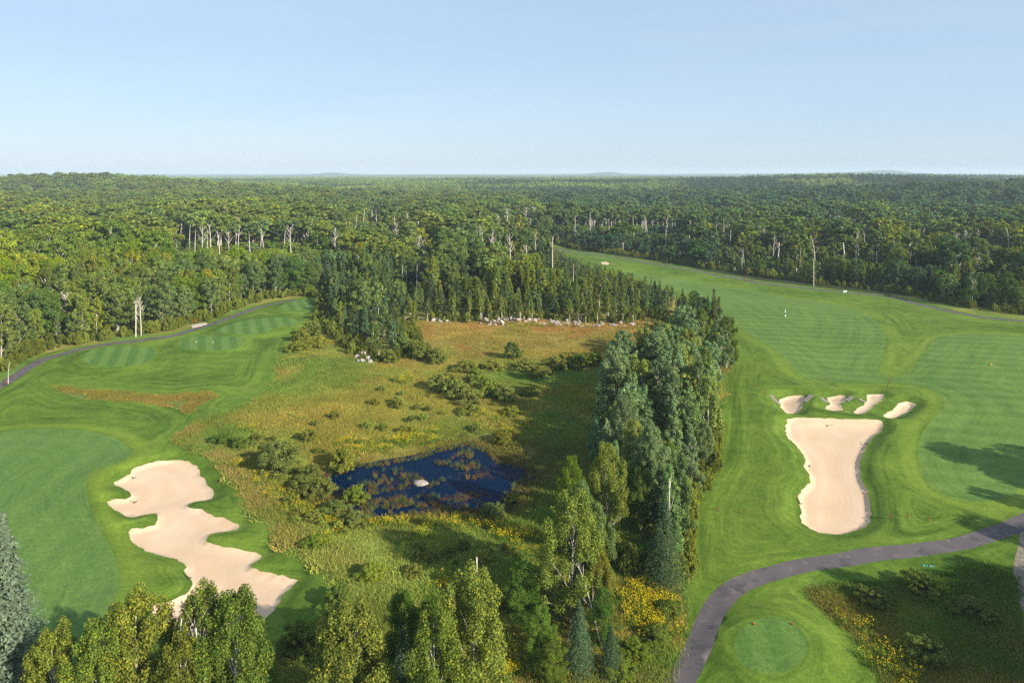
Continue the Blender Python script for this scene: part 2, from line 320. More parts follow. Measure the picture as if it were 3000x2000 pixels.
def rock_mat():
    m, nt, out = mat('granite'); tc = N(nt, 'ShaderNodeTexCoord').outputs['Object']
    c = mixc(nt, ramp(nt, noise(nt, tc, 1.6, 4, .7), .3, .7), (.24, .21, .19), (.50, .45, .41))
    c = mixc(nt, 1.0, c, mixc(nt, N(nt, 'ShaderNodeObjectInfo').outputs['Random'], (.7, .68, .68), (1.15, 1.1, 1.08)), 'MULTIPLY')
    finish(nt, out, c, .9, noise(nt, tc, 5, 3), .5, .1); return m
M_ROCK = rock_mat()
def plain(name, c, r=.6):
    m, nt, out = mat(name); tc = N(nt, 'ShaderNodeTexCoord').outputs['Object']
    cc = mixc(nt, .35, c, mixc(nt, ramp(nt, noise(nt, tc, 14, 3, .7), .3, .7), (.6, .6, .6), (1.3, 1.3, 1.3)), 'MULTIPLY')
    finish(nt, out, cc, r); return m
M_WOOD = plain('weathered_plank', (.30, .26, .22), .85); M_STAKE = plain('stained_stake', (.22, .075, .03), .7)
M_RED = plain('red_paint', (.38, .06, .03), .4); M_WHITE = plain('white_paint', (.78, .78, .76), .5)
M_BLACK = plain('black_metal', (.03, .03, .035), .5); M_CYAN = plain('cyan_plastic', (.10, .38, .42), .5); M_CONC = plain('pale_concrete', (.46, .38, .31), .9)

# ------------------------------------------------------------------ mesh helpers
def mesh(name, V, Fc, m, face_n=None):
    V = np.asarray(V, np.float32); me = bpy.data.meshes.new(name)
    if isinstance(Fc, np.ndarray):
        k = Fc.shape[1]; n = len(Fc)
        me.vertices.add(len(V)); me.vertices.foreach_set('co', V.ravel())
        me.loops.add(n * k); me.loops.foreach_set('vertex_index', Fc.ravel().astype(np.int32))
        me.polygons.add(n); me.polygons.foreach_set('loop_start', np.arange(0, n * k, k, dtype=np.int32))
        me.update(calc_edges=True)
    else:
        me.from_pydata([tuple(v) for v in V], [], Fc); me.update()
    if m: me.materials.append(m)
    return me
def link(name, data, parent=None, loc=None):
    o = bpy.data.objects.new(name, data); COL.objects.link(o)
    if parent: o.parent = parent
    if loc is not None: o.location = loc
    return o
def tag(o, label=None, cat=None, group=None, kind=None):
    for k, v in (('label', label), ('category', cat), ('group', group), ('kind', kind)):
        if v: o[k] = v
    return o
def shade(me):
    me.polygons.foreach_set('use_smooth', np.ones(len(me.polygons), bool)); return me
def tube(pts, rad, n=6):
    pts = np.asarray(pts, float); V = []; Fc = []
    for i, p in enumerate(pts):
        d = pts[min(i + 1, len(pts) - 1)] - pts[max(i - 1, 0)]; d = d / (np.linalg.norm(d) + 1e-9)
        u = np.cross(d, (0.3, 1, 0.1)); u /= np.linalg.norm(u) + 1e-9; w = np.cross(d, u)
        for j in range(n):
            a = 2 * math.pi * j / n; V.append(p + rad[i] * (math.cos(a) * u + math.sin(a) * w))
    for i in range(len(pts) - 1):
        for j in range(n):
            Fc.append((i * n + j, i * n + (j + 1) % n, (i + 1) * n + (j + 1) % n, (i + 1) * n + j))
    return V, Fc
def joinm(parts):
    V, Fc = [], []
    for v, f in parts:
        b = len(V); V += list(v); Fc += [tuple(i + b for i in q) for q in f]
    return V, Fc
def leaves(C, Nn, size, asp=.7, r=None):
    r = r or rng
    n = len(C); a = r.normal(size=(n, 3)); Nn = Nn / (np.linalg.norm(Nn, axis=1)[:, None] + 1e-9)
    u = np.cross(Nn, a); u /= np.linalg.norm(u, axis=1)[:, None] + 1e-9; w = np.cross(Nn, u)
    s = (size * r.uniform(.6, 1.35, n))[:, None]
    V = np.stack([C - u * s, C + w * s * asp, C + u * s, C - w * s * asp], 1).reshape(-1, 3)
    return V, np.arange(4 * n).reshape(n, 4)

# ------------------------------------------------------------------ tree kinds (unit height 10 m, scaled when planted)
def broadleaf(seed, prof, base, Rm, ncl, nleaf, ls, csize, bark_m, leaf_m, flat=.8, lean=.25, tr=.13, limbs=10, updraft=.0, gap=0.):
    r = np.random.default_rng(seed); H = 10.
    top = np.array([r.normal() * lean, r.normal() * lean, H * .95])
    pts = [np.array([0, 0, -.6])] + [np.array([top[0] * t ** 1.5 + r.normal() * .04, top[1] * t ** 1.5 + r.normal() * .04, H * .95 * t]) for t in (.0, .2, .4, .6, .8, 1)]
    rad = [tr * 1.15, tr, tr * .85, tr * .7, tr * .5, tr * .3, tr * .08]
    parts = [tube(pts, rad, 6)]
    axis = lambda z: np.array([top[0] * (z / H) ** 1.5, top[1] * (z / H) ** 1.5])
    C = []; sec = r.uniform(.68, 1.25, (4, 8))
    for i in range(ncl):
        t = (i + r.random()) / ncl
        t = t ** .9
        a = i * 2.4 + r.normal() * .5; rr = prof(t) * Rm * math.sqrt(r.uniform(.08, 1)) * sec[min(3, int(t * 4)), int(a / 6.2832 * 8) % 8]
        if gap and r.random() < gap: continue
        z = H * (base + (1 - base) * t * .97)
        ax = axis(z); C.append((ax[0] + rr * math.cos(a), ax[1] + rr * math.sin(a), z, csize * Rm * r.uniform(.65, 1.25) * (.55 + .45 * prof(t))))
    C = np.array(C)
    idx = np.argsort(r.random(len(C)))[:limbs]
    for i in idx:
        c = C[i]; z0 = max(H * base * .55, c[2] - 1.2 - 1.1 * math.hypot(c[0], c[1])); z0 = min(z0, H * .85); a0 = axis(z0)
        p0 = np.array([a0[0], a0[1], z0]); p1 = np.array(c[:3]); mid = (p0 + p1) / 2 + (0, 0, .15)
        parts.append(tube([p0, mid, p1], [tr * .38, tr * .24, .015], 4))
    per = r.multinomial(nleaf, (C[:, 3] ** 2) / (C[:, 3] ** 2).sum())
    L = []; Nn = []
    for c, k in zip(C, per):
        d = r.normal(size=(k, 3)); d /= np.linalg.norm(d, axis=1)[:, None]
        q = r.uniform(.35, 1.08, k) ** .6
        p = d * (q * c[3])[:, None] * (1, 1, flat); p[:, 2] += updraft * (c[3] - np.hypot(p[:, 0], p[:, 1])) 
        L.append(p + c[:3]); Nn.append(d + r.normal(size=(k, 3)) * .55 + (0, 0, .25))
    V, Fc = leaves(np.vstack(L), np.vstack(Nn), ls, .72, r)
    tm = mesh('trunk', *joinm(parts), bark_m); shade(tm)
    return mesh('crown', V, Fc, leaf_m), tm
def conifer(seed, Rm, whorls, br, seg, ls, leaf_m, base=.05, droop=.35, ragged_=.15, power=.85):
    r = np.random.default_rng(seed); H = 10.
    C = []; Nn = []
    for i in range(whorls):
        t = (i + r.uniform(-.3, .3)) / whorls; z = H * (base + (1 - base) * t); z = min(z, H * .985)
        L0 = Rm * max(.03, 1 - t) ** power
        nb = max(4, int(br * (1 - .5 * t)))
        for b in range(nb):
            a = 2 * math.pi * (b + r.random() * .7) / nb + i * 1.1; L = L0 * r.uniform(1 - ragged_ * 2, 1 + ragged_)
            dr = np.array([math.cos(a), math.sin(a)])
            s = np.linspace(.15, 1, seg); ns = max(2, seg)
            for q in s[:ns]:
                rad = L * q; zz = z - droop * rad * q + .12 * rad * (q ** 3)
                wdt = .28 * L * (1.15 - q) + .05
                for k in (-1, 1, 0):
                    off = k * wdt * r.uniform(.4, 1)
                    C.append((dr[0] * rad - dr[1] * off, dr[1] * rad + dr[0] * off, zz + r.normal() * .05 - abs(off) * .15))
                    Nn.append((dr[0] * .35 + r.normal() * .3, dr[1] * .35 + r.normal() * .3, .9 + r.normal() * .3))
    C = np.array(C); V, Fc = leaves(C, np.array(Nn), ls, .5, r)
    tm = mesh('trunk', *tube([(0, 0, -.6), (0, 0, 0), (0, 0, 5), (0, 0, 9.7)], [.16, .15, .08, .02], 6), B_BROWN)
    return mesh('crown', V, Fc, leaf_m), shade(tm)
def snag(seed, branches, m=B_DEAD, fork=False, tw=0, cut=1.):
    r = np.random.default_rng(seed); H = 10.
    lx, ly = r.normal() * .5, r.normal() * .4
    f = lambda t: np.array([lx * t * t + .12 * math.sin(5 * t + seed), ly * t * t + .1 * math.cos(4 * t), H * t])
    parts = [tube([f(t) if t > 0 else np.array([0, 0, -.5]) for t in (0, .15, .35, .55, .75, .9, 1)], [.15, .14, .125, .11, .085, .06, .035 if branches else .06], 6)]
    for i in range(branches):
        t = r.uniform(.45, .96); p = f(t); a = r.uniform(0, 6.28); L = r.uniform(.8, 2.6) * (1.2 - t)
        L = L + .6; e1 = p + np.array([math.cos(a) * L * .5, math.sin(a) * L * .5, L * .45]); e2 = e1 + np.array([math.cos(a) * L * .45, math.sin(a) * L * .45, L * .75])
        parts.append(tube([p, e1, e2], [.05, .035, .012], 4))
        for k in range(tw):
            a2 = a + r.normal() * .9; e3 = e1 + np.array([math.cos(a2), math.sin(a2), 1.1]) * r.uniform(.4, 1.1); parts.append(tube([e1, e3], [.022, .008], 3))
    return shade(mesh('trunk', *joinm(parts), m))

pb = lambda t: (math.sin(math.pi * min(1, (t * .72 + .2))) ** .65)          # birch: long oval, drooping
pa = lambda t: (math.sin(math.pi * min(1, (t * .72 + .2))) ** .7)            # aspen: rounder
pt = lambda t: (math.sin(math.pi * min(1, (t * .55 + .38))) ** .6)           # tall aspen: umbrella
pm = lambda t: (math.sin(math.pi * min(1, (t * .8 + .17))) ** .6)
KIND = {}
ps = lambda t: max(.02, (1.02 - t)) ** .62 * min(1, .45 + 3 * t)            # slender, pointed
def kind(key, lod, vs): KIND[(key, lod)] = vs
kind('birch', 0, [broadleaf(10 + i, pb, .12, 2.15, 140, 44000, .058, .215, B_WHITE, L_BIRCH, 1.45, .3, .10, 26, .15, .08) for i in range(4)])
kind('birch', 1, [broadleaf(20 + i, pb, .15, 2.05, 60, 9000, .105, .24, B_WHITE, L_BIRCH, 1.35, .3, .10, 14) for i in range(4)])
kind('birch', 2, [broadleaf(30 + i, pb, .2, 2.1, 30, 2200, .215, .29, B_WHITE, L_BIRCH, 1.2, .3, .12, 4) for i in range(4)])
kind('aspen', 0, [broadleaf(40 + i, pa, .14, 2.2, 130, 40000, .062, .24, B_GREY, L_ASPEN, 1.0, .3, .11, 24, .5) for i in range(4)])
kind('aspen', 1, [broadleaf(50 + i, pa, .2, 2.3, 60, 9000, .11, .24, B_GREY, L_ASPEN, .95, .3, .11, 14, .5) for i in range(5)])
kind('aspen', 2, [broadleaf(60 + i, pa, .3, 2.5, 30, 2200, .225, .29, B_GREY, L_ASPEN, .85, .3, .13, 4, .3) for i in range(5)])
kind('tall', 1, [broadleaf(70 + i, pt, .62, 2.5, 30, 5500, .12, .27, B_WHITE, L_ASPEN, .7, .4, .11, 18) for i in range(4)])
kind('tall', 2, [broadleaf(80 + i, pt, .62, 2.6, 20, 1900, .22, .30, B_WHITE, L_ASPEN, .7, .4, .13, 8) for i in range(4)])
kind('slimb', 1, [broadleaf(140 + i, ps, .1, 1.5, 54, 7000, .10, .27, B_WHITE, L_BIRCH, 1.3, .3, .09, 12) for i in range(4)])
kind('slimb', 2, [broadleaf(145 + i, ps, .12, 1.55, 28, 1800, .20, .31, B_WHITE, L_BIRCH, 1.3, .3, .1, 4) for i in range(3)])
kind('sapling', 1, [broadleaf(170 + i, ps, .36, 1.35, 40, 4200, .11, .27, B_WHITE, L_BIRCH, 1.2, .3, .1, 10) for i in range(4)])
kind('slima', 0, [broadleaf(150 + i, ps, .1, 1.6, 90, 24000, .06, .24, B_GREY, L_ASPEN, 1.2, .3, .09, 20, .4) for i in range(3)])
kind('slima', 1, [broadleaf(154 + i, ps, .12, 1.55, 54, 7000, .10, .27, B_GREY, L_ASPEN, 1.2, .3, .09, 12, .4) for i in range(4)])
kind('slima', 2, [broadleaf(160 + i, ps, .14, 1.6, 28, 1800, .20, .31, B_GREY, L_ASPEN, 1.2, .3, .1, 4, .4) for i in range(3)])
kind('maple', 0, [broadleaf(90 + i, pm, .06, 3.0, 120, 34000, .068, .27, B_BROWN, L_MAPLE, .75, .3, .13, 20) for i in range(2)])
kind('maple', 1, [broadleaf(95 + i, pm, .12, 3.2, 64, 10000, .12, .29, B_BROWN, L_MAPLE, .8, .3, .14, 10) for i in range(3)])
kind('maple', 2, [broadleaf(100 + i, pm, .2, 3.4, 28, 2200, .27, .30, B_BROWN, L_MAPLE, .8, .3, .14, 3) for i in range(3)])
kind('spruce', 0, [conifer(110 + i, 2.5, 46, 13, 9, .085, L_SPRUCE) for i in range(3)])
kind('spruce', 1, [conifer(115 + i, 2.1, 28, 10, 6, .14, L_SPRUCE) for i in range(3)])
kind('spruce', 2, [conifer(120 + i, 1.9, 18, 8, 4, .25, L_SPRUCE) for i in range(3)])
kind('blue', 0, [conifer(125, 2.5, 64, 18, 11, .085, L_BLUE, .03, .3, .16, .8)])
kind('shrub', 0, [broadleaf(130 + i, pm, .05, 6.5, 80, 15000, .2, .2, B_BROWN, L_SHRUB, .8, .3, .12, 12, .4) for i in range(3)])
kind('shrub', 1, [broadleaf(135 + i, pm, .05, 6.5, 44, 5000, .34, .25, B_BROWN, L_SHRUB, .8, .3, .12, 6, .4) for i in range(3)])
SNAGS = [snag(200, 0), snag(201, 4), snag(202, 7, tw=2), snag(203, 12, tw=3), snag(204, 2), snag(205, 16, tw=4)]

def plant(key, lod, x, y, h, w=1., tint=(1, 1, 1), name=None, label=None, cat=None, group=None, var=None, rot=None):
    vs = KIND[(key, lod)]; cm, tm = vs[int(rng.integers(len(vs))) if var is None else var % len(vs)]
    e = link(name, None, None, (x, y, hz(x, y))); e.empty_display_size = .5
    e.rotation_euler = (0, 0, rng.uniform(0, 6.28) if rot is None else rot); s = h / 10; e.scale = (s * w, s * w, s)
    c = link('crown' if key != 'shrub' else 'foliage', cm, e); c['tint'] = [float(v) for v in tint]
    link('trunk' if key != 'shrub' else 'stem', tm, e)
    tag(e, label, cat, group); return e

# ------------------------------------------------------------------ meadow colours
def blob(P, s, rx, ry):
    c = G(*s); return np.exp(-((P[:, 0] - c[0]) / rx) ** 2 - ((P[:, 1] - c[1]) / ry) ** 2)
def meadow_tone(P):
    base = np.array([.120, .136, .027]); n1 = fbm(P, 24, 41)[:, None]; n2 = fbm(P, 9, 42)[:, None]; n3 = fbm(P, 14, 43)[:, None]; n4 = fbm(P, 5, 44)[:, None]
    def mx(c, t, w): return c * (1 - w) + np.array(t) * w
    c = np.tile(base, (len(P), 1))
    c = mx(c, (.072, .128, .024), sst(.44, .64, n1) * .85)
    c = mx(c, (.20, .165, .04), sst(.46, .68, n3) * .7)
    c = mx(c, (.075, .15, .025), sst(.58, .75, n2) * .6)
    br = np.clip(blob(P, (1450, 985), 46, 22) + blob(P, (1750, 965), 30, 28), 0, 1)[:, None]
    c = mx(c, (.195, .140, .040), br * .7)
    c = mx(c, (.20, .100, .034), br * sst(.52, .66, n2) * .6)
    c = mx(c, (.23, .17, .045), blob(P, (1720, 1035), 16, 5)[:, None] * .7)
    hill = blob(P, (1150, 1190), 22, 22)[:, None]
    c = mx(c, (.185, .155, .032), hill * .6)
    c = mx(c, (.075, .14, .03), np.clip(blob(P, (1640, 1105), 18, 9) + blob(P, (1690, 1300), 8, 15) * .6, 0, 1)[:, None] * .7)
    sl = np.clip(blob(P, (1010, 1590), 7, 5) + blob(P, (1180, 1640), 9, 5) + blob(P, (1060, 1700), 6, 4), 0, 1)[:, None]
    c = mx(c, (.17, .20, .045), sl * .7)
    pd = sdist(P, C_POND)[:, None]
    c = mx(c, (.13, .10, .028), (1 - sst(1, 5, pd)) * .6)
    c = mx(c, (.045, .055, .016), (1 - sst(-.5, 1.0, pd)) * .8)
    dl = np.minimum(dist(P, W(LAWN_L)), 99)[:, None]
    c = mx(c, (.17, .115, .045), (1 - sst(1, 5, dl)) * (P[:, 1:2] < 130) * sst(.35, .6, n4) * .7)
    c = mx(c, (.07, .06, .02), np.clip(blob(P, (1560, 1330), 9, 8) + blob(P, (1500, 1420), 8, 6), 0, 1)[:, None] * .6)
    return c * (1.05 + .75 * n4)

# ------------------------------------------------------------------ the ground: one triangulation, split by what covers it
def build_ground():
    pts = []; edges = []
    def ring(P, closed=True):
        b = len(pts); pts.extend(P.tolist()); n = len(P)
        edges.extend([(b + i, b + (i + 1) % n) for i in range(n if closed else n - 1)])
    Y0, Y1 = 24., 470.
    hx = lambda y: .95 * y + 34
    ring(np.array([(-hx(Y0), Y0), (hx(Y0), Y0), (hx(Y1), Y1), (-hx(Y1), Y1)]))
    for P in [P_LAWN_L, P_LAWN_R, P_GREEN, P_FAIR, P_ISLAND, P_NATIVE, P_TRACK, P_POND] + P_TEES + P_BUNK + P_PATH: ring(P)
    def fill(ya, yb, s):
        k = []
        for y in np.arange(ya, yb, s):
            xs = np.arange(-hx(y), hx(y), s); q = np.stack([xs, np.full(len(xs), y)], 1); k.append(q + rng.uniform(-.4, .4, q.shape) * s)
        return np.vstack(k)
    g = [fill(Y0 + 1, 60, 1.6), fill(60, 120, 1.15), fill(120, 200, 1.7), fill(200, 300, 3.), fill(300, Y1 - 4, 6.)]
    for P, st in [(P_BUNK[i], .45) for i in range(1, 6)] + [(P_BUNK[0], .6), (P_TEES[4], .7)]:
        lo, hi = P.min(0) - 3, P.max(0) + 3
        q = np.stack(np.meshgrid(np.arange(lo[0], hi[0], st), np.arange(lo[1], hi[1], st)), -1).reshape(-1, 2); q = q + rng.uniform(-.3, .3, q.shape) * st
        d = dist(q, P[::2]); g.append(q[(d < 2.4) & (d > .2)])
    g = np.vstack(g)
    V2, _, T, *_ = delaunay_2d_cdt([Vector(p) for p in pts] + [Vector(p) for p in g.tolist()], edges, [], 0, 1e-4)
    V = np.array([(v.x, v.y) for v in V2]); T = np.array([t for t in T if len(t) == 3])
    c = V[T].mean(1); reg = np.zeros(len(T), int)      # 0 meadow
    a = inside(c, P_LAWN_L) | inside(c, P_LAWN_R); reg[a] = 1
    reg[inside(c, P_FAIR) & a] = 2; reg[inside(c, P_GREEN) & a] = 3
    for i, P in enumerate(P_TEES): reg[inside(c, P)] = 10 + i
    reg[inside(c, P_ISLAND) | inside(c, P_NATIVE)] = 0
    reg[inside(c, P_TRACK)] = 4
    for i, P in enumerate(P_BUNK): reg[inside(c, P)] = 20 + i
    for i, P in enumerate(P_PATH): reg[inside(c, P)] = 30 + i
    Z = height(V)
    pd = np.full(len(V), 99.)                           # level the paths a little
    tone = meadow_tone(V)
    nat = inside(V, P_NATIVE); tone[nat] = tone[nat] * .75 + np.array([.04, .06, .02]) * .3
    isl = inside(V, P_ISLAND); tone[isl] = tone[isl] * .3 + np.array([.085, .14, .025]) * .6
    fr = V[:, 1] > 250; tone[fr] = (.035, .05, .016)
    # mowing flow: distance to the nearest outline worth mowing round
    near = V[:, 1] < 480
    m1 = inside(V, P_LAWN_L) | inside(V, P_LAWN_R)
    idx = np.nonzero(near)[0]; Q = V[idx]
    lines = [W(LAWN_L), W(LAWN_R)] + C_BUNK[:6] + C_TEES + [W(GREEN_L), W(FAIR_R), W(NATIVE), W(ISLAND)] + [W(p[0]) for p in PATHS]
    opn = [False] * 0
    D = np.stack([dist(Q, l, closed=(i < len(lines) - 3)) for i, l in enumerate(lines)])
    k = 1.2; flow = -np.log(np.exp(-D / k).sum(0) + 1e-30) * k
    flow = np.clip(flow, 0, 200) + D[[0, 1]].min(0) * .12
    fl = np.zeros(len(V)); fl[idx] = flow
    col = np.zeros(len(V)); dg = np.minimum(np.minimum(D[-4 - 3], D[-3 - 3]), 99) if False else np.minimum(D[len(lines) - 7], D[len(lines) - 6])
    col[idx] = np.exp(-((dg - 1.6) / 1.3) ** 2) * (.55 + .45 * fbm(Q, 15, 77))
    inF = inside(V, P_FAIR) | inside(V, P_GREEN); col[inF] = 0
    def sub(name, sel, m, **tg):
        t = T[sel]
        if len(t) == 0: return None
        u, inv = np.unique(t.ravel(), return_inverse=True); inv = inv.reshape(-1, 3)
        v = np.column_stack([V[u], Z[u]])
        me = mesh(name, v, inv, m); shade(me)
        for nm, arr in (('flow', fl), ('collar', col)):
            at = me.attributes.new(nm, 'FLOAT', 'POINT'); at.data.foreach_set('value', arr[u].astype(np.float32))
        at = me.attributes.new('tone', 'FLOAT_COLOR', 'POINT'); at.data.foreach_set('color', np.column_stack([tone[u], np.ones(len(u))]).astype(np.float32).ravel())
        o = link(name, me); tag(o, kind='structure', **tg); return o
    sub('ground', reg == 0, M_GROUND); sub('lawn', reg == 1, M_LAWN); sub('fairway', reg == 2, M_FAIR); sub('putting_green', reg == 3, M_GREEN); sub('gravel_track', reg == 4, M_DIRT)
    for i in range(5): sub('tee_ground', reg == 10 + i, M_TEE if i < 4 else M_TEE5)
    for i in range(7): sub('sand_bunker', reg == 20 + i, M_SAND)
    for i in range(3): sub('path', reg == 30 + i, M_PATH)
    # pond surface
    q = P_POND + (P_POND - P_POND.mean(0)) / np.linalg.norm(P_POND - P_POND.mean(0), axis=1)[:, None] * 1.5
    vs, _, fs, *_ = delaunay_2d_cdt([Vector(p) for p in q], [], [list(range(len(q)))], 1, 1e-4)
    w = link('water', mesh('water', [(v.x, v.y, POND_Z) for v in vs], [tuple(f) for f in fs], M_WATER)); tag(w, kind='structure')
build_ground()

# land out to the horizon (woods stand on it)
def far_land():
    ys = np.concatenate([np.linspace(20, 460, 12), np.geomspace(480, 15500, 110)]); ts = np.linspace(-1.25, 1.25, 150)
    X = ts[None, :] * (ys[:, None] + 60); Y = np.repeat(ys[:, None], len(ts), 1)
    P = np.column_stack([X.ravel(), Y.ravel()]); Z = height(P)
    Z[P[:, 1] < 470] -= 3.0
    Z += np.where(P[:, 1] > 6500, 9, 0)
    a, b = Y.shape; i = np.arange(a * b).reshape(a, b)
    Fq = np.stack([i[:-1, :-1], i[:-1, 1:], i[1:, 1:], i[1:, :-1]], -1).reshape(-1, 4)
    o = link('terrain', shade(mesh('terrain', np.column_stack([P, Z]), Fq, M_FAR))); tag(o, kind='structure')
far_land()

# ------------------------------------------------------------------ instanced stuff
def scatter(name, sources, P, idx, rot, scl, tint, label=None, cat=None, z=None):
    """one object whose points carry copies of the source meshes"""
    srcs = []
    for k, me in enumerate(sources):
        parts = me if isinstance(me, tuple) else (me,)
        c = bpy.data.collections.new('%s_source_%03d' % (name, k))
        for q in parts: c.objects.link(bpy.data.objects.new('%s_piece' % name, q))
        srcs.append(c)
    me = bpy.data.meshes.new(name); n = len(P)
    me.vertices.add(n); Z = height(P) if z is None else z
    me.vertices.foreach_set('co', np.column_stack([P, Z]).astype(np.float32).ravel())
    for nm, arr, ty in (('ii', idx, 'INT'), ('rr', rot, 'FLOAT')):
        a = me.attributes.new(nm, ty, 'POINT'); a.data.foreach_set('value', np.asarray(arr, np.int32 if ty == 'INT' else np.float32))
    a = me.attributes.new('ss', 'FLOAT_VECTOR', 'POINT'); a.data.foreach_set('vector', np.asarray(scl, np.float32).ravel())
    a = me.attributes.new('tint', 'FLOAT_VECTOR', 'POINT'); a.data.foreach_set('vector', np.asarray(tint, np.float32).ravel())
    o = link(name, me); ng = bpy.data.node_groups.new(name, 'GeometryNodeTree')
    ng.interface.new_socket('Geometry', in_out='INPUT', socket_type='NodeSocketGeometry'); ng.interface.new_socket('Geometry', in_out='OUTPUT', socket_type='NodeSocketGeometry')
    gi = ng.nodes.new('NodeGroupInput'); go = ng.nodes.new('NodeGroupOutput'); jn = ng.nodes.new('GeometryNodeJoinGeometry')
    def na(nm, ty):
        x = ng.nodes.new('GeometryNodeInputNamedAttribute'); x.data_type = ty; x.inputs[0].default_value = nm; return x.outputs[0]
    ii, rr, ss = na('ii', 'INT'), na('rr', 'FLOAT'), na('ss', 'FLOAT_VECTOR')
    cx = ng.nodes.new('ShaderNodeCombineXYZ'); ng.links.new(rr, cx.inputs[2])
    for k, c in enumerate(srcs):
        ip = ng.nodes.new('GeometryNodeInstanceOnPoints'); ci = ng.nodes.new('GeometryNodeCollectionInfo'); ci.inputs[0].default_value = c
        cmp_ = ng.nodes.new('FunctionNodeCompare'); cmp_.data_type = 'INT'; cmp_.operation = 'EQUAL'; ng.links.new(ii, cmp_.inputs[2]); cmp_.inputs[3].default_value = k
        ng.links.new(gi.outputs[0], ip.inputs['Points']); ng.links.new(ci.outputs[0], ip.inputs['Instance']); ng.links.new(cmp_.outputs[0], ip.inputs['Selection'])
        ng.links.new(cx.outputs[0], ip.inputs['Rotation']); ng.links.new(ss, ip.inputs['Scale']); ng.links.new(ip.outputs[0], jn.inputs[0])
    ng.links.new(jn.outputs[0], go.inputs[0])
    md = o.modifiers.new('scatter', 'NODES'); md.node_group = ng
    tag(o, label, cat, kind='stuff'); return o

# ------------------------------------------------------------------ woods
EDGE = [(-900, 1500), (-300, 1190), (-100, 1125), (0, 1085), (76, 1045), (165, 1012), (286, 994), (397, 977), (473, 968), (558, 946), (625, 928), (714, 893), (777, 874), (870, 866), (925, 868),
    (950, 880), (938, 930), (948, 968), (1000, 985), (1040, 1030), (1090, 1058), (1150, 1056), (1210, 1040), (1215, 1000), (1190, 948), (1250, 936), (1320, 940), (1400, 944), (1500, 938), (1600, 936), (1700, 938), (1800, 944), (1860, 942), (1855, 925), (1900, 925), (1970, 940), (2010, 975), (2060, 1010)]
POLY_C = np.vstack([W(EDGE), W([(2110, 1040), (2148, 1035), (2120, 962), (2040, 897), (1950, 850), (1850, 815), (1750, 788), (1690, 762), (1630, 734), (1616, 715)]), np.array([(110, 620), (900, 1200), (-1600, 1200)])])
POLY_R = np.vstack([W(z2([(1400, 585), (1480, 612), (1560, 628), (1700, 642), (1840, 662), (2000, 690), (2240, 722)]) + z3([(130, 748), (300, 772), (500, 806), (700, 828), (900, 858), (1200, 893), (1450, 920), (1600, 952), (1850, 1008), (2050, 1032), (2240, 1050)]) + [(3200, 930), (3600, 950)]), np.array([(700, 400), (1700, 1200), (40, 1200), (30, 520)])])
STRIP = W([(1815, 1120), (1768, 1215), (1746, 1320), (1750, 1420), (1745, 1500), (1765, 1600), (1810, 1660), (1900, 1680), (1980, 1690), (1996, 1600), (2002, 1500), (2038, 1430), (2078, 1350), (2092, 1250), (2102, 1150), (2125, 1080), (2120, 1020), (2060, 1000), (2000, 1000), (1930, 1060)])

cand = []     # (kind, x, y, h, w, tint, region, front)
def pick(v, ws):
    return v[int(np.searchsorted(np.cumsum(ws) / np.sum(ws), rng.random()))]
def tintv(base, a=.12):
    k = 1 + rng.normal() * a; return (base[0] * k * (1 + rng.normal() * .07), base[1] * k, base[2] * k * (1 + rng.normal() * .08))
def jitter_grid(x0, x1, y0, y1, s):
    xs = np.arange(x0, x1, s); ys = np.arange(y0, y1, s); q = np.stack(np.meshgrid(xs, ys), -1).reshape(-1, 2)
    q[:, 0] += (np.arange(len(q)) // len(xs) % 2) * s * .5
    return q + rng.uniform(-.42, .42, q.shape) * s
def px(P): return CX + P[:, 0] / P[:, 1] * F, HZ + HCAM * F / P[:, 1]

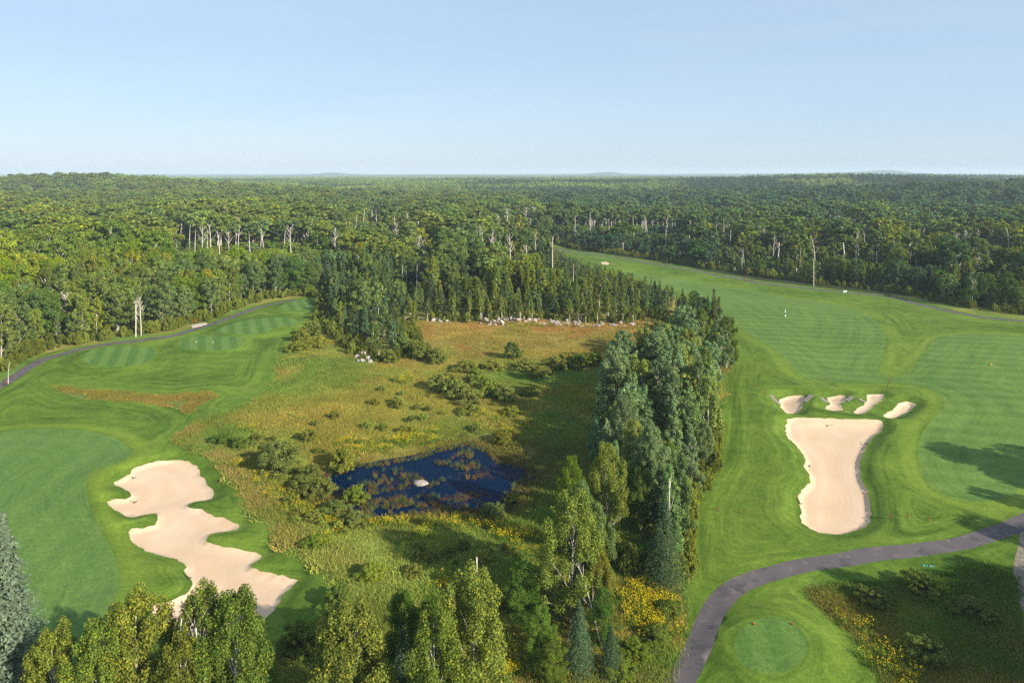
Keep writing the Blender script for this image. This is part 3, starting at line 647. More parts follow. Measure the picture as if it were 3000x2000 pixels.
# band A: woods within 330 m and band B to 1200 m
edgeC = W(EDGE); edgeR = POLY_R[:-4]
for (ya, yb, s) in ((60, 300, 4.5), (300, 620, 7.4), (620, 1200, 10.)):
    xm = .8 * yb + 30
    P = jitter_grid(-xm, xm + (60 if yb < 700 else 0), ya, yb, s)
    P = P[np.abs(P[:, 0]) < .8 * P[:, 1] + 30]
    ic, ir = inside(P, POLY_C), inside(P, POLY_R); m = ic | ir; P, ir = P[m], ir[m]
    d = np.minimum(dist(P, edgeC, False), dist(P, edgeR, False)); d = np.minimum(d, dist(P, W([(2148, 1035), (2120, 962), (2040, 897), (1950, 850), (1850, 815), (1750, 788), (1690, 762), (1630, 734)]), False))
    sx, sy = px(P); n1 = fbm(P, 60, 51); n2 = fbm(P, 26, 52); n3 = fbm(P, 110, 53)
    for i, (x, y) in enumerate(P):
        left = (not ir[i]) and x < -.26 * y - 6
        hh = 12.5 + 3 * n3[i]
        if left:
            hh = 11.5 + 3 * sst(0, 60, d[i])
            w = dict(aspen=.45, slima=.25, birch=.14, maple=.12, spruce=.04)
            base = (1.15, 1.14, 1.0) if d[i] < 45 else (1.3, 1.2, .75)
            if sx[i] < 860 and 790 < sy[i] < 950 and d[i] > 34 and n1[i] > .36:
                base = (1.5, 1.38, .5); w = dict(aspen=.5, maple=.45, tall=.05)
            if d[i] > 95: w = dict(aspen=.38, birch=.12, maple=.14, tall=.33, spruce=.03); hh += 2
        elif not ir[i]:
            w = dict(slimb=.34, slima=.26, birch=.14, aspen=.06, spruce=.20); base = (1.05, 1.05, .9)
            if sx[i] < 1230: w = dict(slima=.5, slimb=.24, spruce=.2, aspen=.06); base = (.92, 1.02, 1.05)
            hh = 6.5 + 7 * sst(0, 22, d[i])
            if d[i] > 40: w = dict(birch=.27, aspen=.2, slima=.14, slimb=.12, spruce=.07, tall=.2); base = (1.2, 1.16, .85)
            if sx[i] > 1900 and sy[i] > 860: w = dict(slimb=.3, slima=.3, spruce=.3, maple=.1); base = (.9, .92, .9); hh = 11
        else:
            w = dict(aspen=.14, slima=.14, slimb=.2, birch=.1, maple=.08, spruce=.34); base = (.9, .96, .95)
            hh = 8.5 + 6 * sst(0, 28, d[i])
            if d[i] > 22: w = dict(birch=.25, slimb=.2, slima=.1, aspen=.18, spruce=.13, tall=.14); base = (1.06, 1.06, .85)
            if sx[i] < 2100 and d[i] < 26: w = dict(slima=.5, aspen=.3, maple=.2); base = (.75, .88, 1.0)
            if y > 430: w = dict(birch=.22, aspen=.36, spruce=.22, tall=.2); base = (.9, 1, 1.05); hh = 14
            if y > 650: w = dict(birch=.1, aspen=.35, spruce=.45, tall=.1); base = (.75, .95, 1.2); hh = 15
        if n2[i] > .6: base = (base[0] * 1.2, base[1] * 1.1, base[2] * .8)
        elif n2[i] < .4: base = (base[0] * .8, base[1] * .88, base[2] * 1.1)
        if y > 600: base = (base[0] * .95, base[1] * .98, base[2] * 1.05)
        k = pick(list(w), list(w.values()))
        f = rng.uniform(.8, 1.2)
        if k == 'tall': hh += 3.5
        if k == 'spruce': f *= 1.06
        if not ir[i] and sx[i] > 1610:
            tyl = 752 + (sx[i] - 1610) * .265 + rng.uniform(-16, 26)
            hh = min(hh, max(3.5, (HCAM - (tyl - HZ) * y / F) / max(f, .9)))
        if y > 330: hh += 5 * (n3[i] - .5) + 3 * (n2[i] - .5)
        if d[i] < 2.0: continue
        wd = {'slima': 1.1, 'slimb': 1.1, 'aspen': 1.15, 'birch': 1.0, 'maple': .95, 'tall': 1.05, 'spruce': 1.0}[k] * rng.uniform(.88, 1.2) * (1 if y < 300 else (1.45 if k != 'spruce' else 1.1))
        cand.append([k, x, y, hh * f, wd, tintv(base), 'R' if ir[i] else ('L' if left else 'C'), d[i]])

# the strip of trees between meadow and right lawn
P = jitter_grid(0, 90, 60, 170, 3.5); P = P[inside(P, STRIP)]
P = P[rng.random(len(P)) > .12]; dS = dist(P, STRIP); sx, sy = px(P)
for i, (x, y) in enumerate(P):
    if y > 88: k = pick(['aspen', 'slima', 'birch', 'maple'], [.48, .34, .14, .04]); base = (1.4, 1.42, 1.7); h = rng.uniform(8, 13.6) * (1 - .12 * (dS[i] < 2))
    else: k = pick(['birch', 'slima', 'maple', 'spruce'], [.66, .16, .1, .08]); base = (1.05, 1.12, 1.1); h = rng.uniform(7.5, 12.2)
    if k == 'maple': h *= .55
    cand.append([k, x, y, h, rng.uniform(.85, 1.15), tintv(base), 'S', dS[i]])

DEAD = z3([(389, 690), (407, 680), (590, 620), (770, 675), (872, 640), (915, 580), (1060, 650), (1135, 600), (1150, 660), (1200, 580), (1247, 670), (1272, 700), (1310, 660), (1530, 720), (1622, 715), (1790, 580), (1945, 560), (2020, 685), (2060, 750), (1950, 770), (2220, 560), (530, 560), (310, 570), (1900, 900)])
DEAD = [(x, y, h, v) for (x, y), h, v in zip(DEAD, [11, 11, 14, 11, 14, 12, 10, 15, 12, 13, 11, 10, 11, 10, 10, 13, 13, 11, 10, 9, 13, 14, 14, 9], [0, 0, 2, 0, 2, 3, 0, 2, 0, 1, 0, 0, 1, 0, 1, 3, 2, 3, 0, 1, 2, 2, 1, 5])] + [
    (1496, 727, 17, 3), (1404, 691, 16, 2), (1620, 749, 17, 1), (1178, 812, 10, 0), (1190, 818, 8, 0), (1222, 812, 12, 0), (1243, 736, 13, 2), (1223, 713, 15, 3), (1275, 695, 14, 1), (1437, 718, 15, 1), (1571, 718, 15, 2), (1487, 642, 17, 5), (1540, 629, 17, 3), (1567, 629, 16, 5), (1600, 624, 16, 5), (1460, 655, 16, 2), (1386, 803, 10, 0), (1681, 803, 10, 0),
    (592, 700, 17, 3), (571, 712, 15, 0), (618, 700, 17, 2), (671, 704, 14, 3), (854, 712, 17, 5), (982, 704, 17, 3), (930, 725, 11, 0), (520, 722, 12, 1), (1110, 613, 15, 0),
    (194, 905, 10, 5), (413, 918, 10, 5), (94, 575, 15, 2), (228, 593, 15, 2), (365, 575, 16, 5), (470, 577, 15, 1), (500, 580, 15, 0), (560, 590, 15, 1), (24, 1085, 5, 4)]
TALL = [(x, 704) for x in (636, 642, 690, 731, 740, 763, 826, 871)] + [(x, 613) for x in (1083, 1116, 1131, 1162, 1179)] + [(1000 + x / 2.24, 655) for x in (1453, 1487, 1555, 1600, 1645, 1660, 1710, 1770, 1803, 1830, 1880, 1938, 1970, 1985, 2045, 2075, 2110, 2140, 2190)] + [(2098, 669), (2129, 669), (2183, 660), (2266, 664), (2009, 642), (2060, 651), (2080, 629), (1542, 736), (1510, 640), (95, 585), (120, 575), (240, 580), (430, 585), (490, 578), (860, 600), (905, 610)]
XD = [(rng.uniform(20, 2980), 560 + 150 * rng.random() ** .8, rng.uniform(13, 17), int(rng.integers(0, 5))) for _ in range(75)] + [(a + rng.uniform(-14, 14), b + rng.uniform(-10, 10), rng.uniform(14, 18), int(rng.choice([0, 1, 4]))) for a, b in ((560, 705), (600, 712), (650, 708), (705, 706), (745, 712), (780, 706), (835, 712), (900, 706), (1060, 640), (1100, 645), (1145, 650), (1190, 655), (1690, 655), (1730, 658), (1780, 655), (1850, 658), (1900, 662), (1960, 665), (2030, 668))]
def dead_xy(x, y, h, z_=.6):
    D = (HCAM - z_ * h) * F / (y - HZ); return (x - CX) / F * D, D
# glades in front of bare stems, and of some tall aspens, so that their stems show
A_ = np.array([[c[1], c[2], c[3]] for c in cand]); kill = np.zeros(len(cand), bool); low = np.ones(len(cand))
for x, y in TALL:
    X, Y = dead_xy(x, y, 18, .42); cand.append(['tall', X, Y, rng.uniform(17, 19.5), rng.uniform(.9, 1.2), tintv((1.05, 1.08, .95)), 'C' if x < 1600 and x > 1000 else ('L' if x < 1000 else 'R'), 30.])
manual = {(c[1], c[2]) for c in cand[-len(TALL):]}
A_ = np.array([[c[1], c[2], c[3]] for c in cand]); kill = np.zeros(len(cand), bool); low = np.ones(len(cand))
spots = [(dead_xy(x, y, h), 18) for x, y, h, v in DEAD + XD] + [((X, Y), 26) for X, Y in manual]
for (X, Y), reach in spots:
    dx = np.abs(A_[:, 0] - X / Y * A_[:, 1]); dy = Y - A_[:, 1]; r2 = 2.0 + Y / 220; zb = 7.5 if reach > 20 else 6.
    kill |= (dx < r2) & (dy > .3) & (dy < 3.5); low = np.where((dx < r2 + 1.2) & (dy > 0) & (dy < 75), np.minimum(low, np.maximum(.3, (zb + (HCAM - zb) * dy / Y - 1.) / A_[:, 2])), low)
cand = [[c[0] if not (c[0] == 'tall' and l < .9) else 'aspen', c[1], c[2], c[3] * l, *c[4:]] for c, l, kk in zip(cand, [1. if (c[1], c[2]) in manual else v for c, v in zip(cand, low)], kill) if not kk or (c[1], c[2]) in manual]

# which of them show largest (nearer crowns hide the lower parts of those behind)
cand.sort(key=lambda c: c[2])
sky = np.full(3100, 2000.); score = []
HT = height(np.array([[c[1], c[2]] for c in cand]))
for c, z0 in zip(cand, HT):
    k, x, y, h, w = c[:5]; cx_ = CX + x / y * F; rad = h * .2 * w / y * F * (1.3 if k == 'maple' else 1)
    ty = HZ + (HCAM - z0 - h) * F / y; by = HZ + (HCAM - z0) * F / y
    a, b = int(max(0, cx_ - rad)), int(min(3000, cx_ + rad))
    if b <= a: score.append(0); continue
    vis = np.clip(np.minimum(sky[a:b], by) - ty, 0, None).sum(); score.append(vis)
    sky[a:b] = np.minimum(sky[a:b], ty + (by - ty) * .12)
KNAME = {'slima': 'aspen_tree', 'slimb': 'birch_tree', 'birch': 'birch_tree', 'aspen': 'aspen_tree', 'tall': 'tall_aspen_tree', 'maple': 'maple_tree', 'spruce': 'spruce_tree'}
LIMIT = {'slima': 140, 'slimb': 130, 'birch': 150, 'aspen': 155, 'tall': 110, 'maple': 110, 'spruce': 130}
order = np.argsort(-np.array(score)); chosen = set(); cnt = dict.fromkeys(LIMIT, 0)
for i in order:
    k = cand[i][0]
    if score[i] > 60 and cnt[k] < LIMIT[k]: cnt[k] += 1; chosen.add(int(i))
REG = {'L': ('in the left wood above the curving cart path', 'trees of the left wood'), 'C': ('in the middle wood behind the rocky meadow edge', 'trees of the middle wood'),
       'R': ('in the right wood behind the far cart path', 'trees of the right wood'), 'S': ('in the tree belt between pond meadow and right lawn', 'trees of the middle belt')}
WORDK = {'slima': 'slender pointed aspen', 'slimb': 'slender pointed birch', 'birch': 'white stemmed birch', 'aspen': 'aspen', 'tall': 'tall bare stemmed aspen', 'maple': 'bushy maple', 'spruce': 'pointed dark spruce'}
def tone_word(k, t):
    g = t[0] / t[1]
    if k == 'spruce': return ''
    if g > 1.15: return 'yellow green '
    if g > .98: return 'olive green '
    if t[1] < .85: return 'dark green '
    return 'grey green ' if k in ('aspen', 'tall', 'slima') else 'mid green '
front = {}
for i in sorted(chosen):
    c = cand[i]
    if c[7] < 7: front.setdefault((c[0], c[6]), []).append(i)
ORD = 'first second third fourth fifth sixth seventh eighth ninth tenth eleventh twelfth thirteenth fourteenth fifteenth sixteenth seventeenth eighteenth nineteenth twentieth'.split()
ordw = {}
WHERE = {'L': 'along the front of the left wood', 'C': 'along the front of the middle wood', 'R': 'along the front of the right wood', 'S': 'on the rim of the middle belt'}
for (k, r_), ids in front.items():
    ids.sort(key=lambda i: cand[i][1] / cand[i][2]); n = len(ids)
    for j, i in enumerate(ids):
        if j < 20: p = ORD[j] + ' from the left'
        elif n - 1 - j < 20: p = ORD[n - 1 - j] + ' from the right'
        else: continue
        ordw[i] = '%s, %s %s' % (WORDK[k], p, WHERE[r_])
for i in sorted(chosen):
    k, x, y, h, w, t, rg, dd = cand[i]
    lod = 0 if y < 105 else (1 if y < 300 else 2)
    if (k, lod) not in KIND: lod += 1
    size = 'small ' if h < 9.5 else ('' if h < 15.5 else 'big ')
    sxp = CX + x / y * F
    side = ' at left' if sxp < 750 else (' left of centre' if sxp < 1350 else (' right of centre' if sxp < 2150 else ' at right'))
    lab = ordw.get(i) or (size + tone_word(k, t) + WORDK[k] + ' ' + REG[rg][0])
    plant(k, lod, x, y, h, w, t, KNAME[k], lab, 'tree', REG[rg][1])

# everything farther or hidden deeper: one mass
rest = [c for i, c in enumerate(cand) if i not in chosen]
far_kinds = ['birch', 'aspen', 'tall', 'maple', 'spruce', 'slima', 'slimb']; srcs = []; first = {}
for k in far_kinds:
    first[k] = len(srcs)
    for v in KIND[(k, 2)]: srcs.append(v)
# grove patches for the distance
def patch(seed, share):
    r = np.random.default_rng(seed); VV = []; FF = []; b = 0
    for _ in range(20):
        x, y = r.uniform(-26, 26, 2); h = r.uniform(11, 17)
        if r.random() < share:
            R0 = h * .17; z = np.repeat(np.linspace(.15, .97, 7), 6) * h; a = r.uniform(0, 6.28, 42); rr = R0 * (1.05 - z / h) * r.uniform(.6, 1.1, 42)
            s = 1.1
        else:
            R0 = h * .36; n = 110; d = r.normal(size=(n, 3)); d /= np.linalg.norm(d, axis=1)[:, None]; z = h * .62 + d[:, 2] * h * .36; a = np.arctan2(d[:, 1], d[:, 0]); rr = R0 * np.hypot(d[:, 0], d[:, 1]) * r.uniform(.7, 1.1, n)
            s = .95
        C = np.column_stack([x + rr * np.cos(a), y + rr * np.sin(a), z]); Nn = np.column_stack([np.cos(a) * .8, np.sin(a) * .8, np.full(len(a), .7)]) + r.normal(size=(len(a), 3)) * .3
        v, f = leaves(C, Nn, s, .8, r); VV.append(v); FF.append(f + b); b += len(v)
    return mesh('grove', np.vstack(VV), np.vstack(FF), L_SPRUCE if share > .5 else L_ASPEN)
pbase = len(srcs); srcs += [patch(1, .05), patch(2, .05), patch(3, .25), patch(4, .9), patch(5, .9)]
FP, FI, FS, FT = [], [], [], []
for k, x, y, h, w, t, rg, dd in rest:
    FP.append((x, y)); FI.append(first[k] + int(rng.integers(len(KIND[(k, 2)])))); s = h / 10; FS.append((s * w, s * w, s)); FT.append(t)
n_trees = len(FP)
for (ya, yb, s) in ((1190, 2200, 27), (2200, 7200, 46)):
    P = jitter_grid(-.8 * yb, .8 * yb, ya, yb, s); P = P[np.abs(P[:, 0]) < .78 * P[:, 1] + 40]
    nn = fbm(P, 420, 61); n2 = fbm(P, 130, 62)
    con = nn + .18 * (P[:, 0] / P[:, 1]) > .56
    for (x, y), c, q in zip(P, con, n2):
        FP.append((x, y)); FI.append(pbase + (3 + int(rng.integers(2)) if c else int(rng.integers(3))))
        g = s / 46; g = max(.85, g); FS.append((g * 1.15, g * 1.15, rng.uniform(.8, 1.2)))
        b = (1.45, 1.38, .95) if not c else (.9, 1.05, 1.1); k = .75 + q * .5; FT.append((b[0] * k, b[1] * k, b[2] * k))
scatter('forest', srcs, np.array(FP), FI, rng.uniform(0, 6.28, len(FP)), FS, FT, 'dense mixed woods running back to the horizon', 'forest')

# ------------------------------------------------------------------ foreground trees, each placed on its own
FG = [  # kind, top x, top y, height, width, tint, name, label
 ('blue', 2, 1492, 19, 1.0, (1.35, 1.35, 1.3), 'blue_spruce', 'pale silvery blue spruce cut off by the left edge'),
 ('birch', 395, 1738, 14, 1.15, (1.1, 1.0, .8), 'birch_tree', 'yellow green birch below the big left bunker, left of the bare stem'),
 ('birch', 285, 1800, 13, 1.05, (.9, 1.0, .8), 'birch_tree', 'darker green birch between blue spruce and the yellow green birch'),
 ('birch', 180, 1838, 12, 1.1, (1.05, 1.0, .8), 'birch_tree', 'low birch at bottom left, right beside the blue spruce'),
 ('birch', 588, 1716, 14, .95, (.95, 1.0, .85), 'birch_tree', 'slim birch top overlapping the lower end of the left bunker'),
 ('birch', 680, 1726, 14, 1.15, (.8, .93, .8), 'birch_tree', 'dense olive birch at the right end of the bunker'),
 ('birch', 500, 1858, 12, 1.0, (1.1, 1.0, .8), 'birch_tree', 'short birch with bare twigs, below the sand, at the bottom edge'),
 ('maple', 760, 1935, 7, .9, (.85, .95, .9), 'maple_tree', 'dark bushy maple right of the olive birch at the bottom'),
 ('birch', 1040, 1758, 14, 1.2, (1.05, .98, .9), 'birch_tree', 'broad pale birch at bottom, left of the small blue green spruce'),
 ('birch', 975, 1850, 12, 1.0, (.95, .95, .85), 'birch_tree', 'birch behind the broad pale birch, leftmost of the bottom middle clump'),
 ('maple', 1185, 1725, 9, .75, (.75, .9, .8), 'maple_tree', 'shaded dark green maple behind the small blue green spruce'),
 ('maple', 1265, 1745, 9, .7, (.8, .92, .8), 'maple_tree', 'shaded dark maple touching the tall birch with the dead tip'),
 ('birch', 1385, 1668, 15, 1.1, (1.0, 1.0, .9), 'birch_tree', 'tall bright birch at bottom centre with a dead white tip'),
 ('birch', 1270, 1800, 14, 1.0, (.95, 1.0, .85), 'birch_tree', 'birch right of the small blue green spruce at the bottom'),
 ('spruce', 1181, 1826, 9, .85, (1.6, 1.6, 1.6), 'spruce_tree', 'small blue green spruce between two birches at the bottom'),
 ('birch', 1672, 1438, 13.2, 1.35, (1.0, 1.06, 1.0), 'birch_tree', 'largest birch, in the centre foreground, with dead white limbs'),
 ('aspen', 1738, 1470, 11.5, .75, (1.1, 1.1, .95), 'aspen_tree', 'slender aspen right behind the largest birch'),
 ('aspen', 1702, 1412, 12, .6, (1.15, 1.15, 1.05), 'aspen_tree', 'narrow pale aspen between largest birch and yellow green maple'),
 ('maple', 1676, 1338, 11.5, .5, (1.3, 1.15, .7), 'maple_tree', 'narrow yellow green maple rising behind the largest birch'),
 ('birch', 1755, 1600, 8, 1.0, (1.25, 1.0, .8), 'birch_tree', 'thin yellowing birch on the right flank of the largest birch'),
 ('maple', 1540, 1645, 6.4, .95, (.8, .95, .8), 'maple_tree', 'shaded round maple at the left foot of the largest birch'),
 ('maple', 1585, 1778, 5.6, .85, (.95, 1.05, .9), 'maple_tree', 'bright green maple with spreading branches below the largest birch'),
 ('maple', 1620, 1862, 4.2, 1.0, (1.1, 1.0, .8), 'maple_tree', 'low yellowish maple at the bottom left of the dark blue spruce'),
 ('spruce', 1697, 1752, 6.6, 1.15, (1.15, 1.25, 1.2), 'spruce_tree', 'dark blue green spruce at the right foot of the largest birch'),
 ('spruce', 1790, 1826, 4.6, 1.3, (1.2, 1.25, 1.2), 'spruce_tree', 'smallest spruce, between dark blue spruce and the yellow flowers'),
 ('maple', 1768, 1722, 5.6, .85, (.75, .9, .9), 'maple_tree', 'mid green maple behind the smallest spruce'),
 ('spruce', 1948, 1438, 10.6, 1.0, (1.05, 1.1, 1.05), 'spruce_tree', 'tall dark spruce at the lower right end of the tree belt'),
 ('spruce', 2092, 838, 17.5, .75, (1.25, .95, .8), 'spruce_tree', 'narrow spruce with brown cone laden top above the right lawn'),
 ('birch', 2130, 925, 12, 1.35, (.75, .82, .8), 'birch_tree', 'broad rounded birch bulging onto the right lawn below the cone laden spruce'),
 ('birch', 2050, 905, 14, 1.1, (.8, .9, .8), 'birch_tree', 'birch left of the broad rounded birch at the top of the belt'),
 ('spruce', 1806, 1232, 9.5, .7, (1.9, 1.7, 1.6), 'spruce_tree', 'thin greyish spruce on the meadow side of the tree belt'),
]
for k, tx, ty, h, w, t, nm, lb in FG:
    if k == 'birch': w *= .84; t = (t[0] * 1.02, t[1], t[2])
    x, y = Gt(tx, ty, h)
    plant(k, 0 if y < 130 else 1, x, y, h, w, t, nm, lb, 'tree', None)

row = sorted(list(rng.uniform(1195, 1860, 34)))
for j, sx_ in enumerate(row):
    x, y = G(sx_, 937 + rng.uniform(-3, 9)); nth = ORD[j] + ' from the left' if j < 17 else ORD[33 - j] + ' from the right'
    plant('sapling', 1, x, y, rng.uniform(5.5, 8.5), rng.uniform(.75, 1.2), tintv((1.1, 1.08, .85)), 'birch_sapling', 'thin white stemmed young birch by the rock line, ' + nth, 'tree', 'young birches along the rock line')

# woods just past the right and lower borders (their shade falls into view)
for j in range(150):
    y = rng.uniform(34, 96); x = rng.uniform(88, 112)
    if j % 2: y = rng.uniform(30, 58); x = rng.uniform(max(58, .8 * y + 6), 90)
    if x < .8 * y + 5: continue
    k = pick(['birch', 'aspen', 'spruce', 'maple'], [.2, .2, .3, .3]); h = rng.uniform(12, 17)
    plant(k, 1, x, y, h, 1.1, (.9, .95, .9), KNAME[k], '%s standing just outside the right edge, shading the lawn' % WORDK[k], 'tree', 'trees past the right edge')

# shrubs
SH = [(810, 1372, 4.2, 6.8, (.85, .95, 1.0), 'large grey green willow bush left above the pond'), (1008, 1362, 3.6, 4.4, (1.1, 1.1, .7), 'round yellow green willow at the left pond shore'),
 (905, 1285, 2, 3, (1., 1., .7), 'small bush in the meadow between the large willow and the lawn corner'), (655, 1295, 1.8, 3.6, (.6, .9, .6), 'dark leafy bush beside the narrow lawn neck'), (700, 1310, 1.8, 3, (.6, .85, .6), 'dark bush between lawn neck and large willow'),
 (1285, 1142, 3, 5, (.8, .9, .8), 'bush at the left end of the meadow thicket'), (1335, 1165, 3.6, 5.5, (.9, 1, .9), 'tall pale willow in the middle of the meadow thicket'), (1395, 1128, 3.4, 4.5, (.75, .95, .7), 'green bush at the back of the meadow thicket'),
 (1430, 1165, 3.4, 5, (.8, 1., .6), 'bright green bush at the front of the meadow thicket'), (1480, 1178, 3, 5, (.8, .9, .8), 'bush at the right end of the meadow thicket'), (1375, 1185, 2.6, 5, (.9, .95, .9), 'low willow below the meadow thicket'), (1310, 1125, 2.4, 4, (.85, .9, .8), 'low bush behind the left thicket end'),
 (1503, 1048, 4, 4.6, (.5, .68, .6), 'lone dark round bush on the brown meadow'), (1360, 1085, 2.2, 6, (.9, .95, .7), 'wide low bush left of the lone dark bush'), (1450, 1080, 2, 6, (1., 1., .7), 'low bush just below the lone dark bush'), (1545, 1082, 2.4, 6, (.9, .95, .8), 'willow in the bushy row right of the lone dark bush'),
 (1620, 1080, 2.6, 6, (.9, .95, .8), 'pale willow midway along the bushy row'), (1690, 1075, 3, 5.6, (.7, .9, .55), 'green bush in the right part of the bushy row'), (1740, 1068, 3, 5, (.6, .8, .6), 'dark bush near the right end of the bushy row'), (1808, 1060, 4.4, 4, (.6, .8, .6), 'pine like bush ending the bushy row at right'), (1585, 1100, 2, 6, (.9, .9, .7), 'low front bush of the bushy row'), (1660, 1060, 2, 5, (1.1, 1., .6), 'yellowish low bush behind the bushy row'),
 (1180, 1030, 3.6, 5, (.7, .9, .8), 'bush at the foot of the middle wood corner'), (1235, 1050, 4, 5.5, (.75, .85, .7), 'round bush right of the middle wood corner'), (1280, 1062, 3.4, 5, (.8, .9, .75), 'outermost bush of the middle wood corner'), (1140, 1064, 3, 4, (.9, 1., .8), 'small bush in front of the middle wood corner'),
 (880, 1000, 3, 5, (.9, .95, .6), 'bush at the lawn edge below the far tees'), (915, 985, 4, 5, (.75, .85, .7), 'taller bush between far tees and middle wood'), (870, 1030, 2.2, 6, (.8, .9, .5), 'low wide bush on the meadow by the far tees'), (930, 1020, 2.4, 5, (1., 1., .5), 'yellowish bush on the meadow below the middle wood'),
 (940, 1440, 2.8, 4, (.85, .9, .8), 'marsh willow at the left tip of the pond'), (985, 1500, 2.2, 4, (.75, .9, .8), 'marsh willow on the lower left pond bank'), (1040, 1455, 2.6, 3.2, (1.0, 1.2, .6), 'bright green marsh bush in the left shallows'), (890, 1430, 2.4, 4.5, (.8, .85, .7), 'brownish marsh bush left of the pond'), (1040, 1530, 1.8, 3.5, (.85, .95, .9), 'low marsh bush on the lower pond bank'),
 (905, 1390, 2.2, 4, (.8, .85, .7), 'bush between the large willow and marsh'), (1448, 1500, 1.8, 3.4, (.7, .85, 1.), 'grey green bush at the lower right pond shore'), (1475, 1290, 1.8, 3.6, (1., .9, .5), 'small bush above the upper right pond shore'), (1500, 1220, 1.6, 4, (.9, .95, .5), 'low bush between thicket and pond'), (1375, 1215, 1.6, 4, (.8, .9, .6), 'low bush on the ditch above the pond'), (1545, 1160, 1.6, 4, (.8, .9, .6), 'low bush right of the thicket in the shade'),
 (1090, 1700, 1.8, 3, (1, 1.2, .6), 'bright bush on the slope below the pond'), (920, 1600, 1.2, 3, (.8, 1.1, .5), 'leafy bush on the slope near the lawn edge'), (1930, 1880, 1.4, 3, (.7, .9, .6), 'bush beside the cart path at the bottom'), (1860, 1930, 1.6, 3, (.8, 1., .5), 'bush below the yellow flower patch'), (1960, 1800, 1.4, 2.4, (.7, .9, .6), 'bush between yellow flowers and cart path'), (1810, 1975, 1.5, 3, (.7, .9, .5), 'bush at the bottom edge by the cart path'),
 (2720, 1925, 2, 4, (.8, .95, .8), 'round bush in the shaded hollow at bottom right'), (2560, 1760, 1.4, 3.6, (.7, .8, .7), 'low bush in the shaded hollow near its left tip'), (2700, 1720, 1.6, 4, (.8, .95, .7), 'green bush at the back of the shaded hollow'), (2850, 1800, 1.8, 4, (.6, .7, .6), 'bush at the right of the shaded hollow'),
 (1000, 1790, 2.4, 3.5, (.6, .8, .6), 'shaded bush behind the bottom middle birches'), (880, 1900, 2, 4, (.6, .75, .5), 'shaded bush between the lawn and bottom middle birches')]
for sx_, sy_, h, w, t, lb in SH:
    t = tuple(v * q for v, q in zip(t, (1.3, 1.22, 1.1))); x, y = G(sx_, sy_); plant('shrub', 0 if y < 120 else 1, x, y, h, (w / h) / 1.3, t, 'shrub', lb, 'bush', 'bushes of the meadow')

nsc = 0
for j in range(400):
    c_ = [(980, 1400, 70, 90), (1150, 1215, 170, 90), (1380, 1170, 140, 60), (1560, 1085, 200, 26), (800, 1330, 120, 90), (1460, 1400, 60, 120), (1300, 1640, 150, 90), (960, 1520, 90, 40)][j % 8]
    q = (c_[0] + rng.normal() * c_[2] * .6, c_[1] + rng.normal() * c_[3] * .5); x, y = G(*q); pq = np.array([[x, y]])
    if inside(pq, P_LAWN_L)[0] or inside(pq, P_LAWN_R)[0] or inside(pq, P_POND)[0] or inside(pq, POLY_C)[0] or inside(pq, STRIP)[0]: continue
    nsc += 1
    if nsc > 110: break
    h = rng.uniform(.5, 1.5); plant('shrub', 1, x, y, h, rng.uniform(1., 1.5), tintv((1.1, 1.15, .8), .2), 'shrub', ['low green scrub in the thicket above the pond meadow', 'knee high scrub bush beside the pond', 'small bush on the open meadow'][1 if 1300 < q[1] < 1560 else (0 if q[0] > 1200 and q[1] < 1250 else 2)], 'bush', 'small scrub of the meadow')

# undergrowth along the wood edges
def along(line, n, lo, hi):
    seg = np.diff(line, axis=0); L = np.linalg.norm(seg, axis=1); cs = np.concatenate([[0], np.cumsum(L)]); t = rng.uniform(0, cs[-1], n); i = np.clip(np.searchsorted(cs, t) - 1, 0, len(seg) - 1)
    u = ((t - cs[i]) / L[i])[:, None]; nrm = np.stack([-seg[:, 1], seg[:, 0]], 1) / L[:, None]
    return line[i] + seg[i] * u + nrm[i] * rng.uniform(lo, hi, n)[:, None]
vis_e = lambda l: np.array([p for p in l if p[1] > 55 and p[1] < 460])
A = along(vis_e(W(EDGE)), 1000, -2.2, 4); B = along(vis_e(edgeR), 600, -1.6, 3.5); Cc = along(STRIP[4:14], 160, -1.5, 1.5)
P = np.vstack([A, B, Cc]); nl = fbm(P, 12, 71)[:, None]
tn = np.array([1., 1.05, .6]) * (.5 + 1.0 * nl) * np.where(rng.random((len(P), 1)) < .2, 1.35, 1)
sc_ = rng.uniform(.06, .32, len(P)) * (.5 + fbm(P, 9, 72)); S = np.column_stack([sc_ * .55, sc_ * .55, sc_])
scatter('undergrowth', [KIND[('shrub', 1)][i][0] for i in range(3)], P, rng.integers(0, 3, len(P)), rng.uniform(0, 6.28, len(P)), S, tn, 'low leafy undergrowth along the wood edges', 'undergrowth')

# ------------------------------------------------------------------ bare and dead trees
def dead(x, y, h, v, label, group='bare stems in the woods', w=.8):
    X, Y = dead_xy(x, y, h); o = link('dead_tree', SNAGS[v], None, (X, Y, hz(X, Y))); s = h / 10 * (1 + rng.normal() * .04); o.scale = (s * w, s * w, s); o.rotation_euler = (rng.normal() * .03, rng.normal() * .03, rng.uniform(0, 6.28)); tag(o, label, 'dead tree', group); return o
DW = {0: 'straight bare white pole of a dead tree', 1: 'bare white stem with a few stubs', 2: 'forked bare white tree', 3: 'twiggy bare white tree', 4: 'bare leaning stem', 5: 'wide crowned leafless pale tree'}
gd = {}
for d in DEAD: gd.setdefault((d[3], 'left wood' if d[0] < 1000 else ('middle wood' if d[0] < 1630 or (d[0] < 1700 and d[1] > 800) else 'right wood')), []).append(d)
for (v, rg), l in gd.items():
    l.sort()
    for j, d in enumerate(l):
        dead(*d, ('%s in the %s, %s from the left' % (DW[v], rg, ORD[min(j, 19)])) if len(l) > 1 else '%s in the %s' % (DW[v], rg))
